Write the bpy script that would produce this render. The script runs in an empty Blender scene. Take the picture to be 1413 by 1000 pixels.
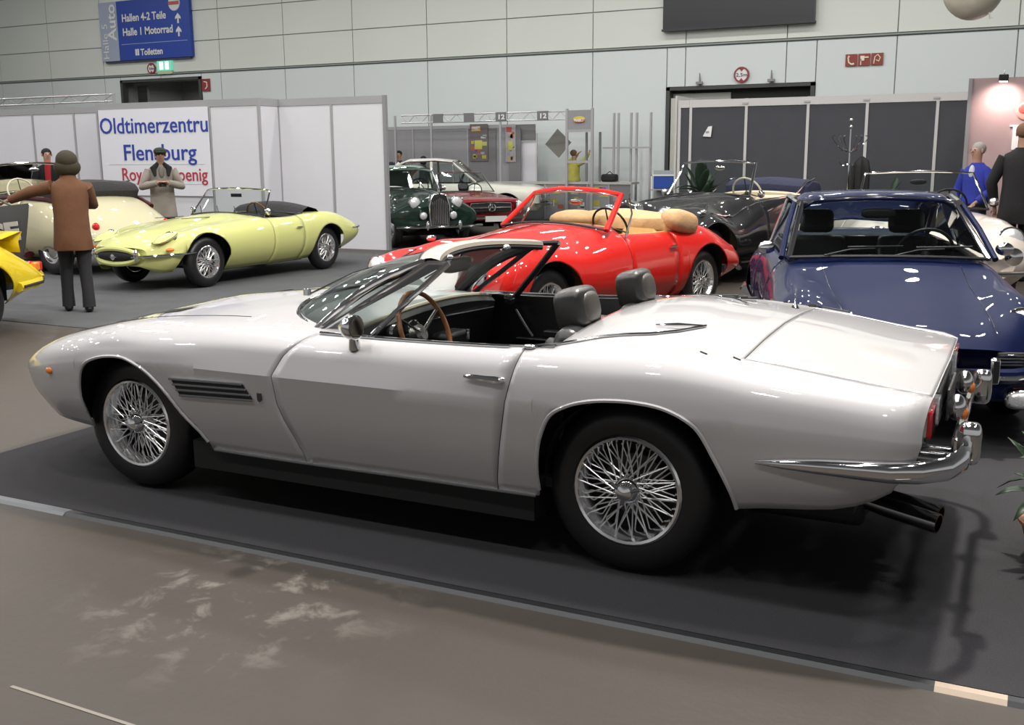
import bpy, bmesh, math, random
import numpy as np
from mathutils import Vector, Matrix
random.seed(7)
SC = bpy.context.scene
COL = SC.collection
PI = math.pi

# ------------------------------------------------------------------ camera, world, light, exposure
CAM = (2.562, -4.332, 1.586); YAW, PITCH, ROLL, FPX = .459, .195, -.007, 1434.0
def _cam():
    cy, sy, cp, sp = math.cos(YAW), math.sin(YAW), math.cos(PITCH), math.sin(PITCH)
    f = Vector((-sy*cp, cy*cp, -sp)); r = Vector((cy, sy, 0)); u = r.cross(f)
    c, s = math.cos(ROLL), math.sin(ROLL)
    r, u = c*r + s*u, -s*r + c*u
    cd = bpy.data.cameras.new('camera'); co = bpy.data.objects.new('camera', cd); COL.objects.link(co)
    m = Matrix((( r.x, u.x, -f.x, CAM[0]), (r.y, u.y, -f.y, CAM[1]), (r.z, u.z, -f.z, CAM[2]), (0, 0, 0, 1)))
    co.matrix_world = m
    cd.sensor_fit = 'HORIZONTAL'; cd.sensor_width = 36; cd.lens = FPX*36/1413; cd.clip_end = 200; cd.clip_start = .05
    SC.camera = co
_cam()
SC.view_settings.view_transform = 'Standard'; SC.view_settings.look = 'None'
SC.view_settings.gamma = 1; SC.view_settings.use_curve_mapping = False
SC.view_settings.exposure = 0.0
SC.cycles.use_denoising = True
SC.cycles.max_bounces = 8; SC.cycles.transparent_max_bounces = 16
SC.cycles.sample_clamp_indirect = 4
w = bpy.data.worlds.new('hall_air'); SC.world = w; w.use_nodes = True
nt = w.node_tree; bg = nt.nodes['Background']
tc = nt.nodes.new('ShaderNodeTexCoord'); sp = nt.nodes.new('ShaderNodeSeparateXYZ')
rp = nt.nodes.new('ShaderNodeValToRGB')
nt.links.new(tc.outputs['Generated'], sp.inputs[0]); nt.links.new(sp.outputs['Z'], rp.inputs[0]); nt.links.new(rp.outputs[0], bg.inputs[0])
rp.color_ramp.elements[0].position = 0.0; rp.color_ramp.elements[0].color = (.45, .45, .45, 1)
rp.color_ramp.elements[1].position = .9; rp.color_ramp.elements[1].color = (.04, .04, .04, 1)
e = rp.color_ramp.elements.new(.20); e.color = (.50, .50, .505, 1)
e = rp.color_ramp.elements.new(.36); e.color = (.12, .12, .12, 1)
bg.inputs[1].default_value = .75

def area(name, loc, size, power, color=(1, .975, .95), target=None, shape='DISK'):
    l = bpy.data.lights.new(name, 'AREA'); l.shape = shape; l.size = size; l.energy = power; l.color = color
    o = bpy.data.objects.new(name, l); COL.objects.link(o); o.location = loc
    d = (Vector(target) - Vector(loc)) if target else Vector((0, 0, -1))
    o.rotation_euler = d.to_track_quat('-Z', 'Y').to_euler()
    return o
# rows of hall lamps under the roof
for i, lx in enumerate((-26, -21.5, -17, -13, -9.5, -6.5, -3.8, -1.2, 1.4, 4.2)):
    for j, ly in enumerate((-6, -2.6, 1, 4.6, 8.4, 12.5, 17)):
        area('hall_lamp', (lx + .35*((j % 2)), ly + .3*(i % 2), 8.5), .42, 84)
# stronger lamp over the aisle behind the silver car: its shadow falls towards the camera
area('hall_floodlight', (1.6, 3.3, 8.2), .4, 800, (1, .93, .84), (0, 0, 0))

# ------------------------------------------------------------------ helpers
MATS = {}
def mat(name, col, rough=.5, metal=0., coat=0., bump=None, spec=None, emis=None, noise=None, trans=0, ior=None, sheen=0):
    if name in MATS: return MATS[name]
    m = bpy.data.materials.new(name); m.use_nodes = True; n = m.node_tree; b = n.nodes['Principled BSDF']
    c = tuple(col) + (1,)
    b.inputs['Base Color'].default_value = c; b.inputs['Roughness'].default_value = rough; b.inputs['Metallic'].default_value = metal
    b.inputs['Coat Weight'].default_value = coat; b.inputs['Coat Roughness'].default_value = .012
    if spec is not None: b.inputs['Specular IOR Level'].default_value = spec
    if sheen: b.inputs['Sheen Weight'].default_value = sheen
    if trans: b.inputs['Transmission Weight'].default_value = trans
    if ior: b.inputs['IOR'].default_value = ior
    if emis: b.inputs['Emission Color'].default_value = tuple(emis[:3]) + (1,); b.inputs['Emission Strength'].default_value = emis[3]
    tcn = n.nodes.new('ShaderNodeTexCoord')
    if noise:   # (scale, amount)
        t = n.nodes.new('ShaderNodeTexNoise'); t.inputs['Scale'].default_value = noise[0]; t.inputs['Detail'].default_value = 5
        mx = n.nodes.new('ShaderNodeMix'); mx.data_type = 'RGBA'; a = noise[1]
        mx.inputs[6].default_value = tuple(x*(1-a) for x in col) + (1,); mx.inputs[7].default_value = tuple(min(1, x*(1+a)) for x in col) + (1,)
        n.links.new(tcn.outputs['Object'], t.inputs['Vector']); n.links.new(t.outputs['Fac'], mx.inputs[0]); n.links.new(mx.outputs[2], b.inputs['Base Color'])
    if bump:    # (scale, strength, distance)
        t = n.nodes.new('ShaderNodeTexNoise'); t.inputs['Scale'].default_value = bump[0]; t.inputs['Detail'].default_value = 4
        bp = n.nodes.new('ShaderNodeBump'); bp.inputs['Strength'].default_value = bump[1]; bp.inputs['Distance'].default_value = bump[2]
        n.links.new(tcn.outputs['Object'], t.inputs['Vector']); n.links.new(t.outputs['Fac'], bp.inputs['Height']); n.links.new(bp.outputs[0], b.inputs['Normal'])
    MATS[name] = m; return m
def glass(name, tint=(.9, .95, .93), refl=.10):
    if name in MATS: return MATS[name]
    m = bpy.data.materials.new(name); m.use_nodes = True; n = m.node_tree; n.nodes.clear()
    o = n.nodes.new('ShaderNodeOutputMaterial'); t = n.nodes.new('ShaderNodeBsdfTransparent'); g = n.nodes.new('ShaderNodeBsdfGlossy')
    t.inputs[0].default_value = tuple(tint) + (1,); g.inputs['Roughness'].default_value = .02
    lw = n.nodes.new('ShaderNodeFresnel'); lw.inputs[0].default_value = 1.45
    ad = n.nodes.new('ShaderNodeMath'); ad.operation = 'MULTIPLY_ADD'; ad.inputs[1].default_value = .9; ad.inputs[2].default_value = refl
    ad.use_clamp = True
    mx = n.nodes.new('ShaderNodeMixShader')
    n.links.new(lw.outputs[0], ad.inputs[0]); n.links.new(ad.outputs[0], mx.inputs[0]); n.links.new(t.outputs[0], mx.inputs[1]); n.links.new(g.outputs[0], mx.inputs[2]); n.links.new(mx.outputs[0], o.inputs[0])
    MATS[name] = m; return m
def paint(name, col, metal=0., rough=.28):
    return mat(name, col, max(rough, .45) if metal < .4 else rough, metal, 1.0, spec=.15 if metal < .4 else None)
CHROME = mat('chrome', (.82, .82, .83), .07, 1.0)
BLACKR = mat('black_rubber', (.012, .012, .013), .55, bump=(60, .2, .002))
TYRE = mat('tyre_rubber', (.011, .011, .012), .38, bump=(45, .15, .002))
BLACKM = mat('matte_black', (.006, .006, .006), .7)
LEATHER = mat('black_leather', (.016, .016, .017), .34, bump=(30, .25, .004))
GLASS = glass('clear_glass')
LENS = mat('lamp_lens', (.85, .87, .88), .08, .55, 1.0, bump=(70, .6, .01))
REFL = mat('lamp_reflector', (.9, .9, .9), .12, 1.0, bump=(25, .5, .02))
ORANGE = mat('orange_lens', (.75, .2, .02), .15, 0, 1)
RED_L = mat('red_lens', (.55, .01, .015), .15, 0, 1)
WHITE = mat('plain_white', (.75, .75, .74), .5)
ALU = mat('brushed_aluminium', (.5, .5, .51), .35, .6)

def tag(o, label=None, cat=None, group=None, kind=None):
    if label: o['label'] = label
    if cat: o['category'] = cat
    if group: o['group'] = group
    if kind: o['kind'] = kind
    return o
def thing(name, label, cat, loc=(0, 0, 0), rz=0, group=None, scale=1):
    o = bpy.data.objects.new(name, None); COL.objects.link(o); o.location = loc; o.rotation_euler = (0, 0, rz)
    o.scale = (scale,)*3; o.empty_display_size = .1
    return tag(o, label, cat, group)
def link(name, me, mats, parent=None, smooth=30):
    o = bpy.data.objects.new(name, me); COL.objects.link(o)
    for m in (mats if isinstance(mats, (list, tuple)) else [mats]): me.materials.append(m)
    if parent: o.parent = parent
    if smooth:
        me.shade_smooth()
        me.set_sharp_from_angle(angle=math.radians(smooth))
    return o
def frame_of(d):
    d = Vector(d).normalized(); up = Vector((0, 0, 1)) if abs(d.z) < .95 else Vector((1, 0, 0))
    a = d.cross(up).normalized(); return a, a.cross(d).normalized() * -1
class MB:
    def __init__(s): s.v = []; s.f = []; s.mi = []; s.m = 0
    def add(s, vs, fs):
        b = len(s.v); s.v += [tuple(map(float, v)) for v in vs]; s.f += [tuple(b+i for i in f) for f in fs]; s.mi += [s.m]*len(fs); return s
    def box(s, c, d, rz=0, rot=None):
        h = [x/2 for x in d]; vs = []
        for x in (-1, 1):
            for y in (-1, 1):
                for z in (-1, 1):
                    p = Vector((x*h[0], y*h[1], z*h[2]))
                    if rot: p = rot @ p
                    if rz: p = Vector((p.x*math.cos(rz)-p.y*math.sin(rz), p.x*math.sin(rz)+p.y*math.cos(rz), p.z))
                    vs.append(p + Vector(c))
        return s.add(vs, [(0, 1, 3, 2), (4, 6, 7, 5), (0, 4, 5, 1), (2, 3, 7, 6), (0, 2, 6, 4), (1, 5, 7, 3)])
    def quad(s, *p): return s.add(p, [tuple(range(len(p)))])
    def tube(s, pts, r, n=8, cap=True, flat=1.0, up=None):
        pts = [Vector(p) for p in pts]; k = len(pts); rs = r if isinstance(r, (list, tuple)) else [r]*k
        vs = []; pa = None
        for i, p in enumerate(pts):
            d = (pts[min(i+1, k-1)] - pts[max(i-1, 0)])
            if d.length < 1e-9: d = Vector((0, 0, 1))
            d.normalize()
            if pa is None:
                a = frame_of(d)[0] if up is None else d.cross(Vector(up)).normalized()
            else:
                a = pa - d*pa.dot(d); a.normalize()
            pa = a; b = d.cross(a)
            for j in range(n):
                t = 2*PI*j/n; vs.append(p + a*math.cos(t)*rs[i] + b*math.sin(t)*rs[i]*flat)
        fs = [(i*n+j, i*n+(j+1) % n, (i+1)*n+(j+1) % n, (i+1)*n+j) for i in range(k-1) for j in range(n)]
        if cap: fs += [tuple(range(n-1, -1, -1)), tuple((k-1)*n+j for j in range(n))]
        return s.add(vs, fs)
    def lathe(s, prof, c, axis=(0, 0, 1), n=24, close=False):
        a, b = frame_of(axis); d = Vector(axis).normalized(); c = Vector(c); vs = []
        for (r, h) in prof:
            for j in range(n):
                t = 2*PI*j/n; vs.append(c + d*h + a*math.cos(t)*r + b*math.sin(t)*r)
        k = len(prof); fs = [(i*n+j, i*n+(j+1) % n, (i+1)*n+(j+1) % n, (i+1)*n+j) for i in range(k-1) for j in range(n)]
        if close: fs += [tuple(range(n-1, -1, -1)), tuple((k-1)*n+j for j in range(n))]
        return s.add(vs, fs)
    def ball(s, c, r, n=14, m=9, p=1.0, rot=None):
        r = (r,)*3 if isinstance(r, (int, float)) else r; vs = []; fs = []
        sg = lambda x: math.copysign(abs(x)**p, x)
        for i in range(m+1):
            ph = -PI/2 + PI*i/m
            for j in range(n):
                t = 2*PI*j/n
                q = Vector((r[0]*sg(math.cos(ph))*sg(math.cos(t)), r[1]*sg(math.cos(ph))*sg(math.sin(t)), r[2]*sg(math.sin(ph))))
                if rot: q = rot @ q
                vs.append(Vector(c)+q)
        for i in range(m):
            for j in range(n): fs.append((i*n+j, i*n+(j+1) % n, (i+1)*n+(j+1) % n, (i+1)*n+j))
        return s.add(vs, fs)
    def grid(s, rows, closed=False):
        m = len(rows[0]); vs = [p for r in rows for p in r]; fs = []
        for i in range(len(rows)-1):
            for j in range(m if closed else m-1): fs.append((i*m+j, i*m+(j+1) % m, (i+1)*m+(j+1) % m, (i+1)*m+j))
        return s.add(vs, fs)
    def prism(s, poly, a, b, axis='y'):
        n = len(poly); mk = {'y': lambda u, v, k: (u, k, v), 'x': lambda u, v, k: (k, u, v), 'z': lambda u, v, k: (u, v, k)}[axis]
        vs = [mk(u, v, a) for u, v in poly] + [mk(u, v, b) for u, v in poly]
        return s.add(vs, [tuple(range(n)), tuple(range(2*n-1, n-1, -1))] + [(i, (i+1) % n, n+(i+1) % n, n+i) for i in range(n)])
    def xf(s, M):
        s.v = [tuple(M @ Vector(v)) for v in s.v]; return s
    def build(s, name, mats, parent=None, smooth=35, bevel=0, subd=0, solid=0):
        me = bpy.data.meshes.new(name); me.from_pydata(s.v, [], s.f)
        o = link(name, me, mats, parent, smooth)
        if any(s.mi): me.polygons.foreach_set('material_index', s.mi)
        bm = bmesh.new(); bm.from_mesh(me); bmesh.ops.remove_doubles(bm, verts=bm.verts, dist=1e-5)
        bmesh.ops.recalc_face_normals(bm, faces=bm.faces); bm.to_mesh(me); bm.free()
        if smooth: me.set_sharp_from_angle(angle=math.radians(smooth))
        if solid: mo = o.modifiers.new('s', 'SOLIDIFY'); mo.thickness = solid; mo.offset = -1
        if bevel: mo = o.modifiers.new('b', 'BEVEL'); mo.width = bevel; mo.segments = 2; mo.limit_method = 'ANGLE'
        if subd: mo = o.modifiers.new('d', 'SUBSURF'); mo.levels = subd; mo.render_levels = subd
        return o
def text(name, body, size, mtl, parent, loc, rot=(PI/2, 0, 0), depth=.004, bold=0, width=None, align='LEFT', shear=0):
    cu = bpy.data.curves.new(name, 'FONT'); cu.body = body; cu.size = size; cu.extrude = depth; cu.offset = bold; cu.align_x = align; cu.shear = shear
    cu.resolution_u = 3
    t = bpy.data.objects.new(name, cu); COL.objects.link(t)
    bpy.context.view_layer.update()
    me = bpy.data.meshes.new_from_object(t.evaluated_get(bpy.context.evaluated_depsgraph_get()))
    bpy.data.objects.remove(t)
    xs = [v.co.x for v in me.vertices]
    if width:
        k = width/(max(xs)-min(xs))
        for v in me.vertices: v.co.x = v.co.x*k
    me.materials.clear(); o = link(name, me, mtl, parent, 0); o.location = loc; o.rotation_euler = rot
    return o
def copy_tree(o, parent=None):
    c = o.copy(); COL.objects.link(c); c.parent = parent
    for ch in list(o.children): copy_tree(ch, c)
    return c
def circ(c, r, a0, a1, n, plane='xz'):
    out = []
    for i in range(n+1):
        t = a0 + (a1-a0)*i/n
        if plane == 'xz': out.append((c[0]+r*math.cos(t), c[1], c[2]+r*math.sin(t)))
        elif plane == 'yz': out.append((c[0], c[1]+r*math.cos(t), c[2]+r*math.sin(t)))
        else: out.append((c[0]+r*math.cos(t), c[1]+r*math.sin(t), c[2]))
    return out

# ------------------------------------------------------------------ lofted coachwork
def herm(P, s, q, corners=()):
    """C1 curve through P (n,...) at parameters s, read at q; sharp at the indices in corners"""
    P = np.asarray(P, float); s = np.asarray(s, float); q = np.atleast_1d(q); n = len(s)
    seg = np.clip(np.searchsorted(s, q, side='right')-1, 0, n-2)
    d = np.diff(s); sl = (P[1:]-P[:-1])/d.reshape((-1,)+(1,)*(P.ndim-1))
    tl = np.zeros_like(P); tr = np.zeros_like(P)          # tangent arriving / leaving
    for i in range(n):
        if i == 0: t = sl[0]; tl[i] = tr[i] = t
        elif i == n-1: tl[i] = tr[i] = sl[-1]
        elif i in corners: tl[i] = sl[i-1]; tr[i] = sl[i]
        else:
            t = (sl[i-1]*d[i]+sl[i]*d[i-1])/(d[i-1]+d[i]); tl[i] = tr[i] = t
    u = ((q-s[seg])/d[seg]); sh = (-1,)+(1,)*(P.ndim-1); u = u.reshape(sh); h = d[seg].reshape(sh)
    return ((2*u**3-3*u**2+1)*P[seg] + (u**3-2*u**2+u)*h*tr[seg] + (-2*u**3+3*u**2)*P[seg+1] + (u**3-u**2)*h*tl[seg+1])
class Coach:
    """half coachwork surface: net[i][k] = (x, y, z) with y the half width; k runs from the sill up to the centreline"""
    def __init__(c, net, s=None, tcor=(), scor=(), tk=None):
        c.net = np.array(net, float); c.M, c.K = c.net.shape[:2]
        c.s = np.array(s if s is not None else c.net[:, :, 0].mean(1), float)
        c.t = np.array(tk if tk else np.linspace(0, 1, c.K)); c.tc = tcor; c.sc = scor
    def curve(c, s): return herm(c.net, c.s, [s], c.sc)[0]
    def at(c, s, ts): return herm(c.curve(s), c.t, ts, c.tc)
    def pt(c, s, t, side=-1):
        p = c.at(s, [t])[0]; return Vector((p[0], p[1]*side, p[2]))
    def mesh(c, cols, rows, zb=None, warp=None, rs=.55):
        V = []
        for s in cols:
            T = np.linspace(0, 1, 61)
            C0 = c.curve(s); p = herm(C0, c.t, T, c.tc)
            t0 = 0.
            if zb is not None:
                for i in range(34, -1, -1):
                    if p[i, 2] < zb(p[i, 0]):
                        a, b = T[i], T[i+1]
                        for _ in range(12):
                            m = (a+b)/2; q = herm(C0, c.t, [m], c.tc)[0]
                            if q[2] < zb(q[0]): a = m
                            else: b = m
                        t0 = b; break
            tr = np.where(rows < rs, t0 + (rs-t0)*rows/rs, rows) if t0 < rs else np.maximum(rows, t0)
            q = herm(C0, c.t, tr, c.tc)
            if warp is not None:
                q2 = []
                for j, t in enumerate(tr):
                    ds = warp(s, q[j][2])
                    q2.append(c.at(s+ds, [t])[0] if abs(ds) > 1e-4 else q[j])
                q = np.array(q2)
            V.append(q)
        return np.array(V)          # [col, row, 3]
def cosrange(a, b, n):
    return [a + (b-a)*(.5-.5*math.cos(PI*i/n)) for i in range(n+1)]
def uniq(v, eps=.0015):
    v = sorted(v); o = [v[0]]
    for x in v[1:]:
        if x-o[-1] > eps: o.append(x)
    return o
def coach_parts(root, V, cols, rows, region, mats, ends=True, names=None, solid=.012, sink=.008):
    """region(i, j, side) -> key or None for the face between cols i,i+1 and rows j,j+1; one mesh per key (and per side unless centred)"""
    nc, nr = V.shape[:2]
    # normals of the half surface
    du = np.gradient(V, axis=0); dv = np.gradient(V, axis=1); N = np.cross(dv, du)
    L = np.linalg.norm(N, axis=2, keepdims=True); L[L == 0] = 1; N = N/L
    ctr = V.mean((0, 1)); ctr[1] = 0
    if (N*(V-ctr)).sum() < 0: N = -N
    parts = {}
    for side in (-1, 1):
        for i in range(nc-1):
            for j in range(nr-1):
                k = region(i, j, side)
                if k is None: continue
                parts.setdefault(k, []).append((side, i, j))
    out = {}
    for k, fl in parts.items():
        vid = {}; vs = []; fs = []
        off = -sink if k.startswith('seal') else 0
        def vert(side, i, j):
            s_ = 1 if j == nr-1 else side
            key = (s_, i, j)
            if key not in vid:
                p = V[i, j] + N[i, j]*off
                vid[key] = len(vs); vs.append((p[0], p[1]*s_ if j < nr-1 else 0.0, p[2]))
            return vid[key]
        for side, i, j in fl:
            q = [vert(side, i, j), vert(side, i+1, j), vert(side, i+1, j+1), vert(side, i, j+1)]
            q2 = []
            [q2.append(x) for x in q if x not in q2]
            if len(q2) > 2: fs.append(tuple(q2 if side < 0 else q2[::-1]))
        if k == 'body' and ends:
            for i in (0, nc-1):
                for j in range(nr-2):
                    q = [vert(-1, i, j), vert(-1, i, j+1), vert(1, i, j+1), vert(1, i, j)]
                    fs.append(tuple(q if i == 0 else q[::-1]))
                q = [vert(-1, i, nr-2), vert(-1, i, nr-1), vert(1, i, nr-2)]
                fs.append(tuple(q if i == 0 else q[::-1]))
        me = bpy.data.meshes.new(k); me.from_pydata(vs, [], fs)
        bm = bmesh.new(); bm.from_mesh(me); bmesh.ops.remove_doubles(bm, verts=bm.verts, dist=2e-5); bmesh.ops.recalc_face_normals(bm, faces=bm.faces)
        # outward check
        t = sum((f.normal.dot(f.calc_center_median()-Vector(ctr)))*f.calc_area() for f in bm.faces)
        if t < 0: bmesh.ops.reverse_faces(bm, faces=bm.faces)
        bm.to_mesh(me); bm.free()
        nm = k.split('.')[0]
        o = link({'seal': 'door_seal'}.get(nm, nm), me, mats.get(nm, mats['body']), root, 28)
        if solid and nm not in ('seal',):
            mo = o.modifiers.new('s', 'SOLIDIFY'); mo.thickness = solid; mo.offset = -1
        out[k] = o
    return out
# ------------------------------------------------------------------ wheels
def make_wheel(parent, c, side, R=.33, W=.19, rim=.205, kind='wire', spoke_n=36, white=False, dish=.035):
    """wheel with its face towards side*y; c is the centre of the wheel; tyre is the wheel's own mesh"""
    d = (0, side, 0); h = W/2; c = Vector(c)
    prof = [(rim-.012, -h*.8), (rim+.01, -h*.95), ((R+rim)/2, -h*1.05), (R-.025, -h*.9), (R-.006, -h*.65), (R, -h*.3), (R, h*.3), (R-.006, h*.65), (R-.025, h*.9), ((R+rim)/2, h*1.05), (rim+.012, h*.97), (rim-.004, h*.8)]
    t = MB().lathe(prof, c, d, 40).build('wheel', TYRE, parent)
    # tread grooves
    g = MB()
    for y in (-.3, 0, .3): g.lathe([(R+.0012, y*h-.004), (R+.0012, y*h+.004)], c, d, 40)
    if white:
        MB().lathe([(rim+.03, h*1.02), (rim+.06, h*1.065)], c, d, 40).build('white_band', WHITE, t)
    rp = [(rim+.004, h*.86), (rim+.010, h*.98), (rim+.002, h*1.04), (rim-.008, h*1.0), (rim-.014, h*.8), (rim-.03, h*.55), (rim-.034, -h*.2), (rim-.012, -h*.75), (rim, -h*.8)]
    MB().lathe(rp, c, d, 40).build('rim', mat('rim_chrome', (.92, .92, .93), .16, 1.0), t)
    if kind == 'wire':
        hub_r = .052; f = c + Vector(d)*h
        sp = MB(); n = spoke_n
        for k in range(n):        # outer row: long spokes from the hub nose to the rim lip side
            a = 2*PI*k/n; sw = (.42 if k % 2 else -.42)
            for (r0, y0, r1, y1, s2) in ((hub_r, -.005 - .02*(k % 2), rim-.012, -.015-.02*(k % 2), sw), (hub_r+.012, -.055, rim-.03, -.075, -sw*.9)):
                b = a + s2 + (PI/n if y0 < -.05 else 0)
                b0 = a + (PI/n if y0 < -.05 else 0)
                p0 = f + Vector((math.cos(b0)*r0, side*y0, math.sin(b0)*r0)); p1 = f + Vector((math.cos(b)*r1, side*y1, math.sin(b)*r1))
                sp.tube([p0, p1], .0028, 4, False)
        o = sp.build('spokes', mat('satin_chrome', (.95, .95, .95), .32, .9), t); o['kind'] = 'stuff'
        MB().lathe([(hub_r+.02, -.10), (hub_r+.012, -.05), (hub_r, -.01), (hub_r-.008, .004), (.034, .010), (.03, .030), (.012, .038), (.001, .039)], f, d, 20).build('hub_cap', CHROME, t)
        sn = MB()
        for k in range(3):
            a = 2*PI*k/3+.4; sn.tube([f+Vector((math.cos(a)*.02, side*.022, math.sin(a)*.02)), f+Vector((math.cos(a)*.066, side*.02, math.sin(a)*.048))], [.011, .007], 6)
        sn.build('spinner', CHROME, t)
        MB().lathe([(.001, -.10), (.125, -.10), (.13, -.14)], f, d, 24).build('brake_disc', mat('brake_iron', (.07, .065, .06), .5, .6), t)
        MB().lathe([(.001, -.14), (rim-.02, -.145)], f, d, 24).build('inner_disc', BLACKM, t)
    elif kind == 'cap':
        f = c + Vector(d)*h
        MB().lathe([(rim-.012, -.03), (rim-.05, -.02), (rim-.06, -.035)], f, d, 32).build('wheel_disc', mat('wheel_paint', (.45, .45, .44), .35), t)
        MB().lathe([(.135, -.035), (.125, -.01), (.09, .006), (.05, .012), (.001, .014)], f, d, 28).build('hub_cap', CHROME, t)
    elif kind == 'fuchs':
        f = c + Vector(d)*h
        MB().lathe([(.001, -.02), (.05, -.018), (.06, -.03)], f, d, 20).build('hub_cap', ALU, t)
        sp = MB()
        for k in range(5):
            a = 2*PI*k/5; u = Vector((math.cos(a), 0, math.sin(a))); v = Vector((-math.sin(a), 0, math.cos(a)))
            sp.add([f+u*.05-v*.03+Vector((0, -side*.03, 0)), f+u*.05+v*.03+Vector((0, -side*.03, 0)), f+u*(rim-.02)+v*.055+Vector((0, -side*.02, 0)), f+u*(rim-.02)-v*.055+Vector((0, -side*.02, 0))], [(0, 1, 2, 3)])
        sp.build('spokes', ALU, t, solid=.02)
        MB().lathe([(.001, -.09), (rim-.02, -.09)], f, d, 20).build('inner_disc', BLACKM, t)
    return t
def well(parent, x, yo, yi, r, z, side, zlow=.12):
    """dark inner wheel arch"""
    a = math.asin(max(-1, min(1, (zlow-z)/r)))
    m = MB(); pts = circ((x, 0, z), r, a, PI-a, 20)
    m.grid([[(p[0], side*(yo-.10*((p[0]-x)/r)**4), p[2]) for p in pts], [(p[0], side*yi, p[2]) for p in pts]])
    m.add([(p[0], side*yi, p[2]) for p in pts], [tuple(range(len(pts)))])
    m.build('wheel_well', BLACKM, parent)
def pan(parent, x0, x1, y, z0, z1):
    m = MB()
    m.box(((x0+x1)/2, 0, (z0+z1)/2), (x1-x0, 2*y, z1-z0))
    return m.build('floor_pan', BLACKM, parent)
# ------------------------------------------------------------------ the hall
def floor_mat():
    m = bpy.data.materials.new('worn_concrete'); m.use_nodes = True; n = m.node_tree; b = n.nodes['Principled BSDF']
    tc = n.nodes.new('ShaderNodeTexCoord')
    def noise(sc, det=6, rough=.6, dist=0):
        t = n.nodes.new('ShaderNodeTexNoise'); t.inputs['Scale'].default_value = sc; t.inputs['Detail'].default_value = det; t.inputs['Roughness'].default_value = rough; t.inputs['Distortion'].default_value = dist
        n.links.new(tc.outputs['Object'], t.inputs['Vector']); return t.outputs['Fac']
    def ramp(src, p0, p1):
        r = n.nodes.new('ShaderNodeMapRange'); r.inputs[1].default_value = p0; r.inputs[2].default_value = p1; n.links.new(src, r.inputs[0]); return r.outputs[0]
    def mix(f, a, c):
        x = n.nodes.new('ShaderNodeMix'); x.data_type = 'RGBA'
        for s, i in ((f, 0), (a, 6), (c, 7)):
            if hasattr(s, 'links') or hasattr(s, 'is_linked'): n.links.new(s, x.inputs[i])
            elif i: x.inputs[i].default_value = tuple(s)+(1,)
            else: x.inputs[0].default_value = s
        return x.outputs[2]
    c = mix(noise(1.1), (.038, .031, .026), (.070, .058, .047))
    c = mix(ramp(noise(30, 3), .35, .7), c, (.052, .044, .037))
    # pale plaster stains in a patch in front of the silver car
    sx = n.nodes.new('ShaderNodeVectorMath'); sx.operation = 'DISTANCE'; sx.inputs[1].default_value = (.10, -1.55, 0)
    mp = n.nodes.new('ShaderNodeMapping'); mp.inputs['Scale'].default_value = (.8, 1, 1); n.links.new(tc.outputs['Object'], sx.inputs[0])
    near = ramp(sx.outputs['Value'], .72, .20)
    st = ramp(noise(5.5, 8, .62, .4), .53, .63)
    ml = n.nodes.new('ShaderNodeMath'); ml.operation = 'MULTIPLY'; n.links.new(near, ml.inputs[0]); n.links.new(st, ml.inputs[1])
    m2 = n.nodes.new('ShaderNodeMath'); m2.operation = 'MULTIPLY'; m2.inputs[1].default_value = .8; n.links.new(ml.outputs[0], m2.inputs[0])
    c = mix(m2.outputs[0], c, (.17, .155, .135))
    n.links.new(c, b.inputs['Base Color']); b.inputs['Roughness'].default_value = .55; b.inputs['Specular IOR Level'].default_value = .3
    bp = n.nodes.new('ShaderNodeBump'); bp.inputs['Strength'].default_value = .15; bp.inputs['Distance'].default_value = .01; n.links.new(noise(18), bp.inputs['Height']); n.links.new(bp.outputs[0], b.inputs['Normal'])
    return m
CONC = floor_mat()
tag(MB().box((-12, 8, -.05), (70, 46, .1)).build('floor', CONC, smooth=0), kind='structure')
CARPET = mat('grey_carpet', (.047, .046, .050), .95, bump=(350, .6, .004), noise=(160, .35), spec=.1)
CARPET2 = mat('aisle_carpet', (.085, .088, .092), .9, bump=(300, .5, .004), noise=(3, .2), spec=.15)
cp = MB().box((1.6, .9, .003), (8.04, 4.06, .006)).build('carpet', CARPET, smooth=0)
tag(cp, 'dark grey exhibition carpet under the silver convertible and the cars beside it', 'carpet')
cq = MB().box((-6.35, 6.55, .0025), (7.6, 7.7, .005)).build('carpet', CARPET2, smooth=0)
tag(cq, 'mid grey aisle carpet under the pale yellow roadster', 'carpet')
tp = thing('floor_joint', 'thin pale worn line on the bare concrete at the bottom left', 'line', (.13, -2.38, .0))
MB().box((0, 0, .0008), (.52, .012, .0016), rz=-.01).build('line_strip', mat('pale_line', (.22, .20, .17), .8), tp, 0)
# edging strip along the carpet
es = thing('carpet_edging', 'dark metal strip along the front edge of the carpet, coloured as lit at its right end', 'edging strip', (0, -1.166, 0))
MB().prism([(-.035, 0), (-.02, .012), (.02, .012), (.035, 0)], -2.42, -1.27, 'x').build('strip', mat('grey_strip', (.16, .17, .18), .5, .3), es)['label'] = 'pale grey strip section'
MB().prism([(-.03, 0), (-.016, .013), (.016, .013), (.03, 0)], -1.27, 2.42, 'x').build('strip', mat('dark_strip', (.035, .037, .04), .35, .4), es)
MB().prism([(-.03, 0), (-.016, .013), (.016, .013), (.03, 0)], 2.42, 2.62, 'x').build('strip', mat('lit_strip_tint', (.45, .36, .28), .4, .3), es)['label'] = 'strip section coloured as lit, past the car shadow'  # light falling past the car's shadow, put into the strip's colour
MB().prism([(-.03, 0), (-.016, .013), (.016, .013), (.03, 0)], 2.62, 4.5, 'x').build('strip', MATS['dark_strip'], es)

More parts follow.
